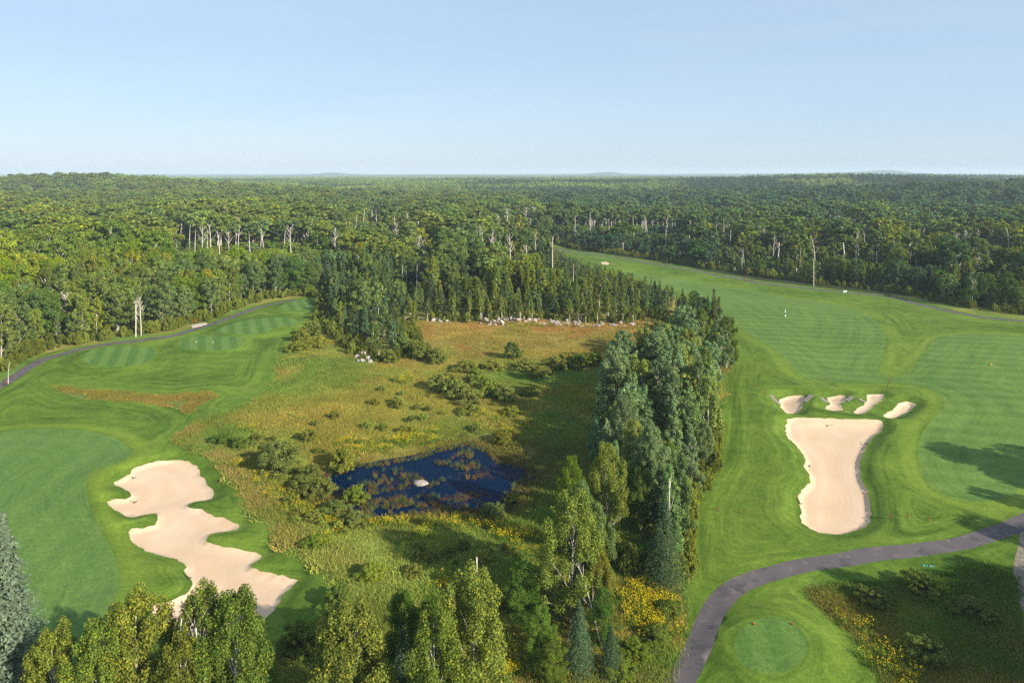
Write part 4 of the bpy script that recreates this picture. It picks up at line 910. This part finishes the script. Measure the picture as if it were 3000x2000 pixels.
for x, y, h, v in XD:
    X, Y = dead_xy(x, y, h)
    if inside(np.array([[X, Y]]), POLY_C)[0] or inside(np.array([[X, Y]]), POLY_R)[0]: dead(x, y, h, v, 'slim pale bare stem among the green crowns of the far woods', 'pale stems in the far woods')
# dead limbs near the camera
for tx, ty, h, v, lb in [(1962, 1421, 11.5, 1, 'broken white dead trunk sticking out of the tall dark spruce'), (1392, 1652, 15.6, 0, 'white dead tip rising from the tall bright birch'), (482, 1846, 12.4, 1, 'bare white stem between the birches below the left bunker'), (560, 1876, 12.0, 2, 'bare white forked twigs below the bunker'), (957, 1925, 10.6, 2, 'bare white twig top at the bottom, left of the broad birch'), (1772, 1688, 7.6, 2, 'pale leaning dead limbs on the right flank of the largest birch')]:
    x, y = Gt(tx, ty, h); y += 1.1; o = link('dead_tree', SNAGS[v], None, (x, y, hz(x, y))); s = h / 10; o.scale = (s * .62, s * .62, s); o.rotation_euler = (0, .3 if tx == 1772 else 0, 1.3 * v); tag(o, lb, 'dead tree')

# ------------------------------------------------------------------ boulders
def boulder(seed):
    import bmesh
    r = np.random.default_rng(seed); bm = bmesh.new(); bmesh.ops.create_icosphere(bm, subdivisions=2, radius=1)
    pl = [(r.normal(size=3), r.uniform(.55, .85)) for _ in range(9)]
    for v in bm.verts:
        p = np.array(v.co)
        for n, d in pl:
            n = n / np.linalg.norm(n); q = p @ n
            if q > d: p = p - n * (q - d)
        v.co = p * (1.1, .9, .75)
    me = bpy.data.meshes.new('boulder'); bm.to_mesh(me); bm.free(); me.materials.append(M_ROCK); return me
BOUL = [boulder(i) for i in range(6)]
def put_boulder(x, y, s, label, group=None, sink=.2):
    o = link('boulder', BOUL[int(rng.integers(6))], None, (x, y, hz(x, y) + s * (.5 - sink))); o.scale = (s * rng.uniform(.8, 1.25), s * rng.uniform(.8, 1.2), s * rng.uniform(.8, 1.1)); o.rotation_euler = (rng.uniform(-.4, .4), rng.uniform(-.4, .4), rng.uniform(0, 6.28)); tag(o, label, 'boulder', group); return o
rows = [((1190, 934), (1320, 944), 26, 1.2, 'left third'), ((1425, 950), (1530, 940), 50, 2.2, 'middle heap'), ((1530, 944), (1700, 948), 56, 1.8, 'middle third'), ((1700, 950), (1850, 952), 30, 1.6, 'right third')]
for a, b, n, sp, wd in rows:
    A, B = np.array(G(*a)), np.array(G(*b))
    for j in range(n):
        t = rng.random(); p = A + (B - A) * t + rng.normal(size=2) * (.8, sp * .8); big = rng.random() < .2
        s = rng.uniform(.6, .9) if big else rng.uniform(.25, .55)
        o = put_boulder(p[0], p[1], s, ('large' if big else 'small') + ' pale boulder in the %s of the rock line under the middle wood' % wd, 'boulders of the rock line')
        if wd.startswith('middle') and rng.random() < .4: o.location.z += .7
x, y = G(1850, 949); put_boulder(x, y, .85, 'single big boulder at the right end of the rock line')
for sx_, sy_, s in [(1065, 1042, 1.5), (1045, 1050, .9), (1078, 1055, 1.1), (1060, 1062, 1.0), (1085, 1063, .8), (1050, 1062, .6)]:
    x, y = G(sx_, sy_); put_boulder(x, y, s, 'pale boulder in the small pile at the foot of the middle wood corner', 'small boulder pile')
x, y = G(1235, 1403); o = put_boulder(x, y, 1.2, 'low tan boulder standing in the pond'); o.location.z = POND_Z + .1; o.scale = (1.15, .9, .8); o.rotation_euler = (0, .1, .2)

# ------------------------------------------------------------------ small things on the course
def box(cx_, cy_, cz, sx_, sy_, sz):
    v = [(cx_ + a * sx_ / 2, cy_ + b * sy_ / 2, cz + c * sz / 2) for a in (-1, 1) for b in (-1, 1) for c in (-1, 1)]
    return v, [(0, 1, 3, 2), (4, 6, 7, 5), (0, 4, 5, 1), (2, 3, 7, 6), (0, 2, 6, 4), (1, 5, 7, 3)]
stake_me = mesh('stake', *joinm([tube([(0, 0, -.2), (0, 0, .62), (0, 0, .7)], [.08, .07, .03], 6), tube([(0, 0, .48), (0, 0, .54)], [.09, .09], 6)]), M_STAKE)
for (zx, zy), wd in zip([(80, 672), (183, 685), (315, 700), (1062, 727), (1150, 723), (1254, 730), (365, 62), (422, 100), (1046, 62), (1057, 38), (1065, 22)],
    ['left of three in the near row beside the tree belt', 'middle of three in the near row beside the tree belt', 'right of three in the near row, nearest the large bunker', 'leftmost of three right of the large bunker foot', 'middle of three right of the large bunker foot', 'rightmost of three right of the large bunker foot', 'far one of two by the upper left small bunker', 'near one of two by the upper left small bunker', 'nearest of three in a line above the small bunkers', 'middle of three in a line above the small bunkers', 'farthest of three in a line above the small bunkers']):
    x, y = G(*z6([(zx, zy)])[0]); o = link('marker_stake', stake_me, None, (x, y, hz(x, y))); tag(o, 'short brown stake, ' + wd, 'stake', 'brown stakes on the right lawn')
# tee markers
import bmesh
def ball(r_, z, m, name):
    bm = bmesh.new(); bmesh.ops.create_icosphere(bm, subdivisions=2, radius=r_)
    for v in bm.verts: v.co.z = v.co.z * .8 + z
    me = bpy.data.meshes.new(name); bm.to_mesh(me); bm.free(); me.materials.append(m); return shade(me)
cap_me = ball(.11, .12, M_RED, 'cap'); base_me = mesh('spike', *tube([(0, 0, -.1), (0, 0, .15)], [.06, .06], 6), M_BLACK)
for (zx, zy), wd in zip([(362, 1300), (562, 1302)], ['left', 'right']):
    x, y = G(*z6([(zx, zy)])[0]); e = link('tee_marker', None, None, (x, y, hz(x, y))); link('cap', cap_me, e); link('spike', base_me, e); tag(e, '%s one of two red tee markers on the round tee' % wd, 'tee marker', 'red tee markers')
for (zx, zy), wd in zip([(1287, 1258), (1398, 1260)], ['left', 'right']):
    x, y = G(*z1([(zx, zy)])[0]); e = link('tee_marker', None, None, (x, y, hz(x, y))); link('cap', ball(.13, .14, M_WHITE, 'cap'), e); link('spike', base_me, e); tag(e, '%s one of two white tee markers on the second left tee' % wd, 'tee marker', 'white tee markers')
# target poles on the right fairway
x, y = G(*z3([(673, 1076)])[0]); e = link('target_pole', None, None, (x, y, hz(x, y)))
link('pole', mesh('pole', *tube([(0, 0, -.1), (0, 0, 2.1)], [.14, .14], 8), M_WHITE), e); link('band', mesh('band', *tube([(0, 0, .8), (0, 0, 1.25)], [.15, .15], 8), M_BLACK), e); tag(e, 'white yardage pole with black band on the far right fairway', 'yardage pole')
x, y = G(*z3([(2026, 1398)])[0]); o = link('marker_stake', mesh('stake', *tube([(0, 0, -.1), (0, 0, .5)], [.12, .12], 6), plain('yellow_paint', (.75, .42, .05))), None, (x, y, hz(x, y))); tag(o, 'small yellow marker alone on the fairway at far right', 'stake')
# bunker steps
def steps(a, b, n, label):
    A, B = np.array(G(*z6([a])[0])), np.array(G(*z6([b])[0])); za, zb = hz(*A), hz(*B)
    e = link('bunker_steps', None, None, (A[0], A[1], za)); ang = math.atan2(B[1] - A[1], B[0] - A[0]); e.rotation_euler.z = ang; L = np.linalg.norm(B - A)
    for j in range(n):
        t = (j + .5) / n; p = A + (B - A) * t; link('tread', mesh('tread', *box(L * t, 0, hz(*p) - za + .08, L / n * .6, .62, .12), M_WOOD), e)
    for s in (-1, 1):
        pts = [(L * t, s * .36, hz(*(A + (B - A) * t)) - za + .1) for t in np.linspace(0, 1, 6)]; link('side_rail', mesh('side_rail', *tube(pts, [.035] * 6, 5), M_WOOD), e)
    tag(e, label, 'steps', 'wooden bunker steps')
steps((448, 101), (494, 132), 9, 'wooden steps into the leftmost small bunker from its left'); steps((660, 104), (622, 130), 7, 'wooden steps leaving the leftmost small bunker on its right')
steps((707, 112), (738, 132), 7, 'wooden steps into the second small bunker from its left'); steps((868, 108), (836, 128), 6, 'wooden steps leaving the second small bunker on its right'); steps((902, 118), (936, 132), 7, 'wooden steps into the third small bunker from its left')
# rakes
def rake(zx, zy, f, rot, label):
    x, y = G(*f([(zx, zy)])[0]); e = link('bunker_rake', None, None, (x, y, hz(x, y) + .06)); e.rotation_euler.z = rot
    link('handle', mesh('handle', *tube([(0, 0, 0), (1.5, 0, .04)], [.03, .03], 5), M_BLACK), e)
    hd = joinm([box(0, 0, 0, .07, .62, .06)] + [box(0, q, -.06, .03, .03, .1) for q in np.linspace(-.27, .27, 7)]); link('head', mesh('head', *hd, M_BLACK), e); tag(e, label, 'rake', 'bunker rakes')
rake(683, 490, z4, 2.6, 'black rake at the top left rim of the left bunker'); rake(690, 608, z4, 2.9, 'black rake at the grass tongue on the left bunker'); rake(962, 1008, z4, 2.4, 'black rake at the lower left rim of the left bunker'); rake(935, 1130, z4, 2.2, 'black rake by the shaded lower end of the left bunker')
rake(735, 238, z6, .2, 'black rake at the top rim of the large right bunker'); rake(648, 431, z6, 2.9, 'black rake at the left waist of the large right bunker'); rake(940, 333, z6, 1.2, 'black rake at the upper right rim of the large right bunker'); rake(928, 568, z6, .8, 'black rake at the right rim of the large right bunker'); rake(600, 630, z6, 1.5, 'black rake at the lower left rim of the large right bunker'); rake(773, 188, z6, .1, 'black rake in the second small bunker')
# poles by the paths
def pole(x, yb, h, label, capb=False):
    X, Y = G(x, yb); e = link('timber_pole', None, None, (X, Y, hz(X, Y))); link('post', mesh('post', *tube([(0, 0, -.3), (0, 0, h * .5), (0, 0, h)], [.13, .12, .10], 8), B_DEAD), e)
    if capb: link('nest_box', mesh('nest_box', *box(0, 0, h + .1, .9, .6, .5), M_WOOD), e)
    tag(e, label, 'pole')
pole(398, 985, 9.5, 'tall pale pole with a box on top at the edge of the left wood', True); pole(2384, 840, 11, 'tall bare pole in front of the right wood')
# concrete pad, ball washer, path end bar, red mat
def slab(poly, z, m, name, label, cat):
    P = W(poly); zs = height(P).max(); n = len(P); V = [(a, b, zs + z) for a, b in P] + [(a, b, zs - .3) for a, b in P]
    o = link(name, mesh(name, V, [tuple(range(n))] + [(i, i + n, (i + 1) % n + n, (i + 1) % n) for i in range(n)], m)); tag(o, label, cat)
slab(z1([(1250, 1128), (1285, 1115), (1345, 1108), (1360, 1112), (1325, 1124), (1262, 1140)]), .12, M_CONC, 'concrete_pad', 'pale concrete pad beside the left cart path', 'pad')
x, y = G(*z1([(1281, 1113)])[0]); e = link('ball_washer', None, None, (x, y, hz(x, y) + .1)); link('post', mesh('post', *tube([(0, 0, 0), (0, 0, .8)], [.06, .06], 6), M_BLACK), e); link('tank', mesh('tank', *joinm([box(0, 0, 1., .4, .35, .5), tube([(0, 0, 1.25), (0, 0, 1.4)], [.08, .06], 6)]), M_RED), e); tag(e, 'red ball washer on the pale concrete pad', 'ball washer')
x, y = G(*z1([(42, 1530)])[0]); e = link('ball_washer', None, None, (x, y, hz(x, y))); link('post', mesh('post', *tube([(0, 0, 0), (0, 0, .7)], [.06, .06], 6), M_BLACK), e); link('tank', mesh('tank', *box(0, 0, .9, .22, .2, .32), M_RED), e); tag(e, 'red post box beside the cart path at far left', 'ball washer')
slab(z3([(1052, 911), (1074, 906), (1078, 908), (1056, 914)]), .3, M_WHITE, 'kerb_stone', 'white bar lying across the far cart path', 'kerb stone')
slab(z3([(408, 829), (430, 830), (428, 834), (410, 833)]), .25, M_RED, 'red_mat', 'small red mat on the lawn beside the far cart path', 'mat')
for (zx, zy), wd in zip([(1230, 960), (1265, 963)], ['left', 'right']):
    x, y = G(*z6([(zx, zy)])[0]); o = link('irrigation_cap', mesh('irrigation_cap', *joinm([tube([(0, 0, 0), (0, 0, .08), (0, 0, .1)], [.14, .14, .02], 8), tube([(.25, 0, .02), (.5, .05, .02)], [.03, .03], 5)]), M_CYAN), None, (x, y, hz(x, y))); tag(o, '%s one of two cyan irrigation caps on the shaded grass' % wd, 'irrigation cap', 'cyan irrigation caps')

# ------------------------------------------------------------------ meadow plants
def tuft(seed, n, rad, h, wd, m=L_GRASS, lean=.35):
    r = np.random.default_rng(seed); a = r.uniform(0, 6.28, n); q = rad * np.sqrt(r.random(n)); b = np.column_stack([q * np.cos(a), q * np.sin(a), np.full(n, -.06)])
    d = r.normal(size=(n, 2)) * lean; hh = h * r.uniform(.5, 1.15, n); t = b + np.column_stack([d * hh[:, None], hh]); fa = r.uniform(0, 3.14, n); u = np.column_stack([np.cos(fa), np.sin(fa), np.zeros(n)]) * wd
    V = np.stack([b - u, b + u, t + u * .25, t - u * .25], 1).reshape(-1, 3); return mesh('tuft', V, np.arange(4 * n).reshape(n, 4), m)
def bloom(seed, n, rad, h):
    r = np.random.default_rng(seed); g = tuft(seed, n * 2, rad, h * .85, .05)
    a = r.uniform(0, 6.28, n); q = rad * np.sqrt(r.random(n)); C = np.column_stack([q * np.cos(a), q * np.sin(a), h * r.uniform(.75, 1.15, n)]); C = np.repeat(C, 3, 0) + r.normal(size=(n * 3, 3)) * .05
    V, Fc = leaves(C, r.normal(size=C.shape) + (0, 0, 1.2), .042, .8, r); return (g, mesh('bloom', V, Fc, L_FLOWER))
TUFTS = [tuft(i, 60, .85, .36, .02, lean=.5) for i in range(3)] + [tuft(10 + i, 70, .9, .22, .04, lean=.8) for i in range(3)]
P = np.vstack([rng.uniform((-60, 52), (75, 100), (26000, 2)), rng.uniform((-75, 100), (80, 175), (30000, 2)), rng.uniform((-75, 175), (85, 232), (12000, 2))])
bad = np.zeros(len(P), bool)
for q in [P_LAWN_L, P_LAWN_R, P_PATH[0], P_POND]: bad |= inside(P, q)
nat = rng.uniform(P_NATIVE.min(0), P_NATIVE.max(0), (9000, 2)); nat = nat[inside(nat, P_NATIVE)]
isl = rng.uniform(P_ISLAND.min(0), P_ISLAND.max(0), (6000, 2)); isl = isl[inside(isl, P_ISLAND)]; isl = isl[fbm(isl, 2.5, 91) > .47][:650]
P = P[~bad]; P = P[~inside(P, POLY_C)]
P = P[(np.abs(P[:, 0]) < .8 * P[:, 1] + 4)]
allP = np.vstack([P, nat, isl]); T_ = meadow_tone(allP); nP, nN = len(P), len(nat)
T_[nP:nP + nN] = T_[nP:nP + nN] * .8; T_[nP + nN:] = T_[nP + nN:] * .5 + np.array([.20, .125, .035]) * .5
T_ = T_ * rng.uniform(1.0, 1.5, (len(allP), 1))
sc_ = rng.uniform(.6, 1.3, len(allP)) * (.45 + 1.6 * fbm(allP, 7, 81)); sc_[nP + nN:] *= .9
scatter('meadow_grass', TUFTS, allP, rng.integers(0, 6, len(allP)), rng.uniform(0, 6.28, len(allP)), np.column_stack([sc_, sc_, sc_]), T_, 'tall olive and straw coloured meadow grass', 'grass')

def blobs(l, k=1.):
    out = []
    for sx_, sy_, rx, ry, n in l:
        c = G(sx_, sy_); n = max(4, int(n * k)); out.append(np.array(c) + np.clip(rng.normal(size=(n, 2)), -2.6, 2.6) * (rx, ry) * .6)
    return np.vstack(out)
GR = blobs([(1870, 1745, 1.9, 2.4, 110), (1915, 1765, 2.0, 2.6, 130), (1860, 1810, 1.8, 2.2, 90), (1925, 1840, 1.6, 2.0, 70), (1955, 1760, 1.2, 1.4, 40), (1005, 1298, 1.8, 2.2, 50), (1045, 1308, 1.6, 1.6, 30), (1115, 1302, 2.6, 1.4, 70), (1170, 1290, 2.4, 1.6, 70), (1215, 1278, 2.2, 2.2, 70), (1262, 1278, 1.2, 3.0, 50), (1180, 1112, 2.2, 2.6, 60),
    (690, 1360, 1.6, 1.4, 25), (730, 1252, 2.2, 2.0, 30), (770, 1395, 2.4, 2.6, 50), (820, 1430, 2.4, 2.2, 60), (870, 1465, 2.4, 1.8, 70), (930, 1492, 2.6, 1.6, 70), (980, 1520, 2.2, 1.6, 50), (950, 1580, 1.4, 1.6, 45), (1100, 1522, 3.2, 1.5, 40), (1180, 1518, 3.6, 1.8, 44), (1250, 1522, 3.2, 2.0, 40), (1330, 1520, 2.4, 1.4, 40), (1400, 1540, 3.0, 1.4, 50), (1520, 1572, 2.8, 1.5, 60), (1480, 1570, 1.6, 1.0, 40), (1535, 1620, 1.6, 1.2, 40), (1225, 1565, 1.8, 1.8, 35),
    (1420, 1780, .9, 1.2, 20), (1420, 1845, .9, 1.8, 40), (1460, 1920, 1.3, 2.2, 90), (1490, 1965, 1.2, 1.6, 50), (1300, 1725, 1.2, 1.2, 30), (1480, 1270, 1.4, 1.8, 35), (1415, 1218, 1.8, 1.2, 18), (1456, 1230, 1.4, 1.4, 18), (1548, 1250, 1.8, 1.6, 25), (1440, 1018, 3.0, 1.6, 20), (1500, 955, 6, 3, 40), (1570, 950, 6, 3, 50), (2610, 1930, 2.4, 3.0, 46), (2640, 1970, 1.8, 2.0, 34), (2505, 1825, 1.2, 1.4, 20), (1640, 1965, 2.4, 1.2, 30), (1750, 1955, 2.2, 1.4, 40), (820, 1240, 3, 3, 15), (900, 1050, 5, 5, 25)], .52)
bad = inside(GR, P_LAWN_L) | inside(GR, P_POND) | inside(GR, P_PATH[2]); GR = GR[~bad]
s_ = rng.uniform(.65, 1.15, len(GR)); tn = np.tile((.115, .19, .03), (len(GR), 1))
class _: pass
BLOOMS = [bloom(i, 11, .55, .8) for i in range(3)]
scatter('goldenrod', [b[0] for b in BLOOMS], GR, rng.integers(0, 3, len(GR)), rng.uniform(0, 6.28, len(GR)), np.column_stack([s_, s_, s_]), tn, 'green stems of the yellow flower drifts', 'flowers')
scatter('goldenrod_flowers', [b[1] for b in BLOOMS], GR, rng.integers(0, 3, len(GR)), rng.uniform(0, 6.28, len(GR)), np.column_stack([s_, s_, s_]), np.tile((1, 1, 1), (len(GR), 1)) * rng.uniform(.7, 1.1, (len(GR), 1)), 'drifts of bright yellow goldenrod flowers', 'flowers')
# reeds and floating plants in the pond
RD = blobs([(1372, 1322, 2.2, 1.8, 40), (1298, 1346, 1.2, .9, 20), (1350, 1355, 2.0, 1.2, 24), (1375, 1345, 1.4, 1.2, 20), (1375, 1385, 1.0, .7, 8), (1220, 1395, 2.2, 1.2, 26), (1275, 1402, 1.4, .8, 14), (1210, 1380, 1.2, .9, 10), (1170, 1410, 1.6, 1.2, 16), (1160, 1365, 1.2, 1., 10), (1260, 1440, 1.6, .8, 10), (1200, 1455, 2.6, 1.2, 34), (1150, 1465, 2.2, 1.2, 30), (1265, 1465, 1.0, .8, 14), (1300, 1480, 2.6, .9, 26), (1090, 1420, 2.6, 2.4, 60), (1045, 1460, 2.4, 2.2, 70), (1100, 1480, 2.4, 1.8, 50), (1000, 1440, 2.6, 2.0, 60), (970, 1480, 2.4, 2.0, 50), (1060, 1510, 2.4, 1.4, 40), (1120, 1390, 2.4, 1.4, 20), (1400, 1480, 2.4, 1.0, 30), (1440, 1490, 1.8, 1.0, 36), (1350, 1475, 3.0, .9, 20), (930, 1450, 2, 2, 50)], .5)
edge = along(P_POND[::3], 650, -.9, .7); allR = np.vstack([RD, edge])
tr_ = np.where(rng.random((len(allR), 1)) < .4, np.array([[.20, .125, .04]]), np.array([[.10, .13, .045]])) * rng.uniform(.7, 1.3, (len(allR), 1))
s_ = rng.uniform(.4, .85, len(allR)); s_[len(RD):] *= .75; REED = [tuft(30 + i, 34, .42, .95, .028, lean=.3) for i in range(3)]
scatter('reeds', REED, allR, rng.integers(0, 3, len(allR)), rng.uniform(0, 6.28, len(allR)), np.column_stack([s_, s_, s_]), tr_, 'brown and green reeds standing in the pond', 'reeds', z=np.full(len(allR), POND_Z - .02))
LP = blobs([(1400, 1370, 3.0, 2.4, 120), (1420, 1375, 1.4, .8, 50), (1350, 1440, 4.0, 1.2, 170), (1385, 1432, 2., .8, 90), (1310, 1450, 3, 1, 80), (1180, 1400, 5, 3, 130), (1120, 1430, 5, 3, 140), (1505, 1382, 1.4, .8, 30), (1280, 1465, 5, 1.2, 110)], .28); LP = LP[inside(LP, P_POND)]
r_ = np.random.default_rng(3); V, Fc = leaves(np.column_stack([r_.uniform(-.5, .5, (9, 2)), np.full(9, .015)]), np.tile((0., 0, 1), (9, 1)) + r_.normal(size=(9, 3)) * .05, .12, .9, r_)
scatter('water_lilies', [mesh('pad', V, Fc, L_GRASS)], LP, np.zeros(len(LP), int), rng.uniform(0, 6.28, len(LP)), np.ones((len(LP), 3)) * .8, np.where(rng.random((len(LP), 1)) < .7, np.array([[.10, .05, .03]]), np.array([[.08, .10, .04]])), 'small reddish floating leaves on the pond', 'lily pads', z=np.full(len(LP), POND_Z + .01))

# ------------------------------------------------------------------ air
def haze():
    m, nt, out = mat('air'); v = N(nt, 'ShaderNodeVolumePrincipled', inp={'Density': 1.15e-4, 'Anisotropy': 0.0}); v.inputs['Color'].default_value = (.72, .88, 1, 1); nt.links.new(v.outputs[0], out.inputs['Volume'])
    bv, bf = box(0, 6800, 18, 34000, 17800, 156); o = link('haze', mesh('haze', bv, bf, m)); tag(o, kind='stuff', label='thin blue haze over the distant woods', cat='haze')
HAZE = True
if HAZE: haze()

# ------------------------------------------------------------------ light and camera
w = bpy.data.worlds.new('World'); SC.world = w; w.use_nodes = True; nt = w.node_tree
sk = nt.nodes.new('ShaderNodeTexSky'); sk.sky_type = 'NISHITA'; sk.sun_disc = False; sk.sun_elevation = R(SUN_EL); sk.sun_rotation = math.atan2(1, -SUN_K)
sk.air_density = 1.0; sk.dust_density = .6; sk.ozone_density = 1.6; sk.altitude = 300
bg = nt.nodes['Background']; mx = nt.nodes.new('ShaderNodeMix'); mx.data_type = 'RGBA'; mx.inputs[0].default_value = .8; nt.links.new(sk.outputs[0], mx.inputs[6]); mx.inputs[7].default_value = (2.35, 3.3, 4.55, 1)
tcw = nt.nodes.new('ShaderNodeTexCoord'); mpw = nt.nodes.new('ShaderNodeMapping'); mpw.inputs['Scale'].default_value = (1, 1, 9); nt.links.new(tcw.outputs['Generated'], mpw.inputs[0])
mx.inputs[0].default_value = .8; wn = noise(nt, mpw.outputs[0], 2.2, 4, .55); wisp = mixc(nt, math_(nt, 'MULTIPLY', ramp(nt, wn, .42, .75), .32), (2.2, 2.9, 3.85), (2.95, 3.42, 4.0)); nt.links.new(wisp, mx.inputs[7])
nt.links.new(mx.outputs[2], bg.inputs[0]); bg.inputs[1].default_value = .12
L = bpy.data.lights.new('sun', 'SUN'); L.energy = 5; L.angle = R(.5); L.color = (1, .91, .75)
lo = bpy.data.objects.new('sun', L); COL.objects.link(lo); lo.location = (200, -150, 200)
dv = Vector((1, -SUN_K, 0)).normalized() * math.cos(R(SUN_EL)) + Vector((0, 0, math.sin(R(SUN_EL)))); lo.rotation_euler = dv.to_track_quat('Z', 'Y').to_euler()
cam = bpy.data.cameras.new('camera'); co = bpy.data.objects.new('camera', cam); COL.objects.link(co); co.location = (0, 0, HCAM); co.rotation_euler = (R(90), 0, 0)
cam.sensor_width = 36; cam.lens = 24; cam.shift_y = -(1000 - HZ) / 3000; cam.clip_start = .5; cam.clip_end = 30000; SC.camera = co
SC.view_settings.view_transform = 'Standard'; SC.view_settings.look = 'None'; SC.view_settings.exposure = .86; SC.view_settings.gamma = 1
SC.cycles.max_bounces = 5; SC.cycles.diffuse_bounces = 2; SC.cycles.glossy_bounces = 2; SC.cycles.transmission_bounces = 3; SC.cycles.volume_bounces = 0
SC.cycles.sample_clamp_indirect = 1.2; SC.cycles.sample_clamp_direct = 2.5; SC.cycles.use_denoising = False; SC.cycles.use_adaptive_sampling = False
print('TREES', len(cand), cnt, 'scatter', len(FP), 'tufts', len(allP))
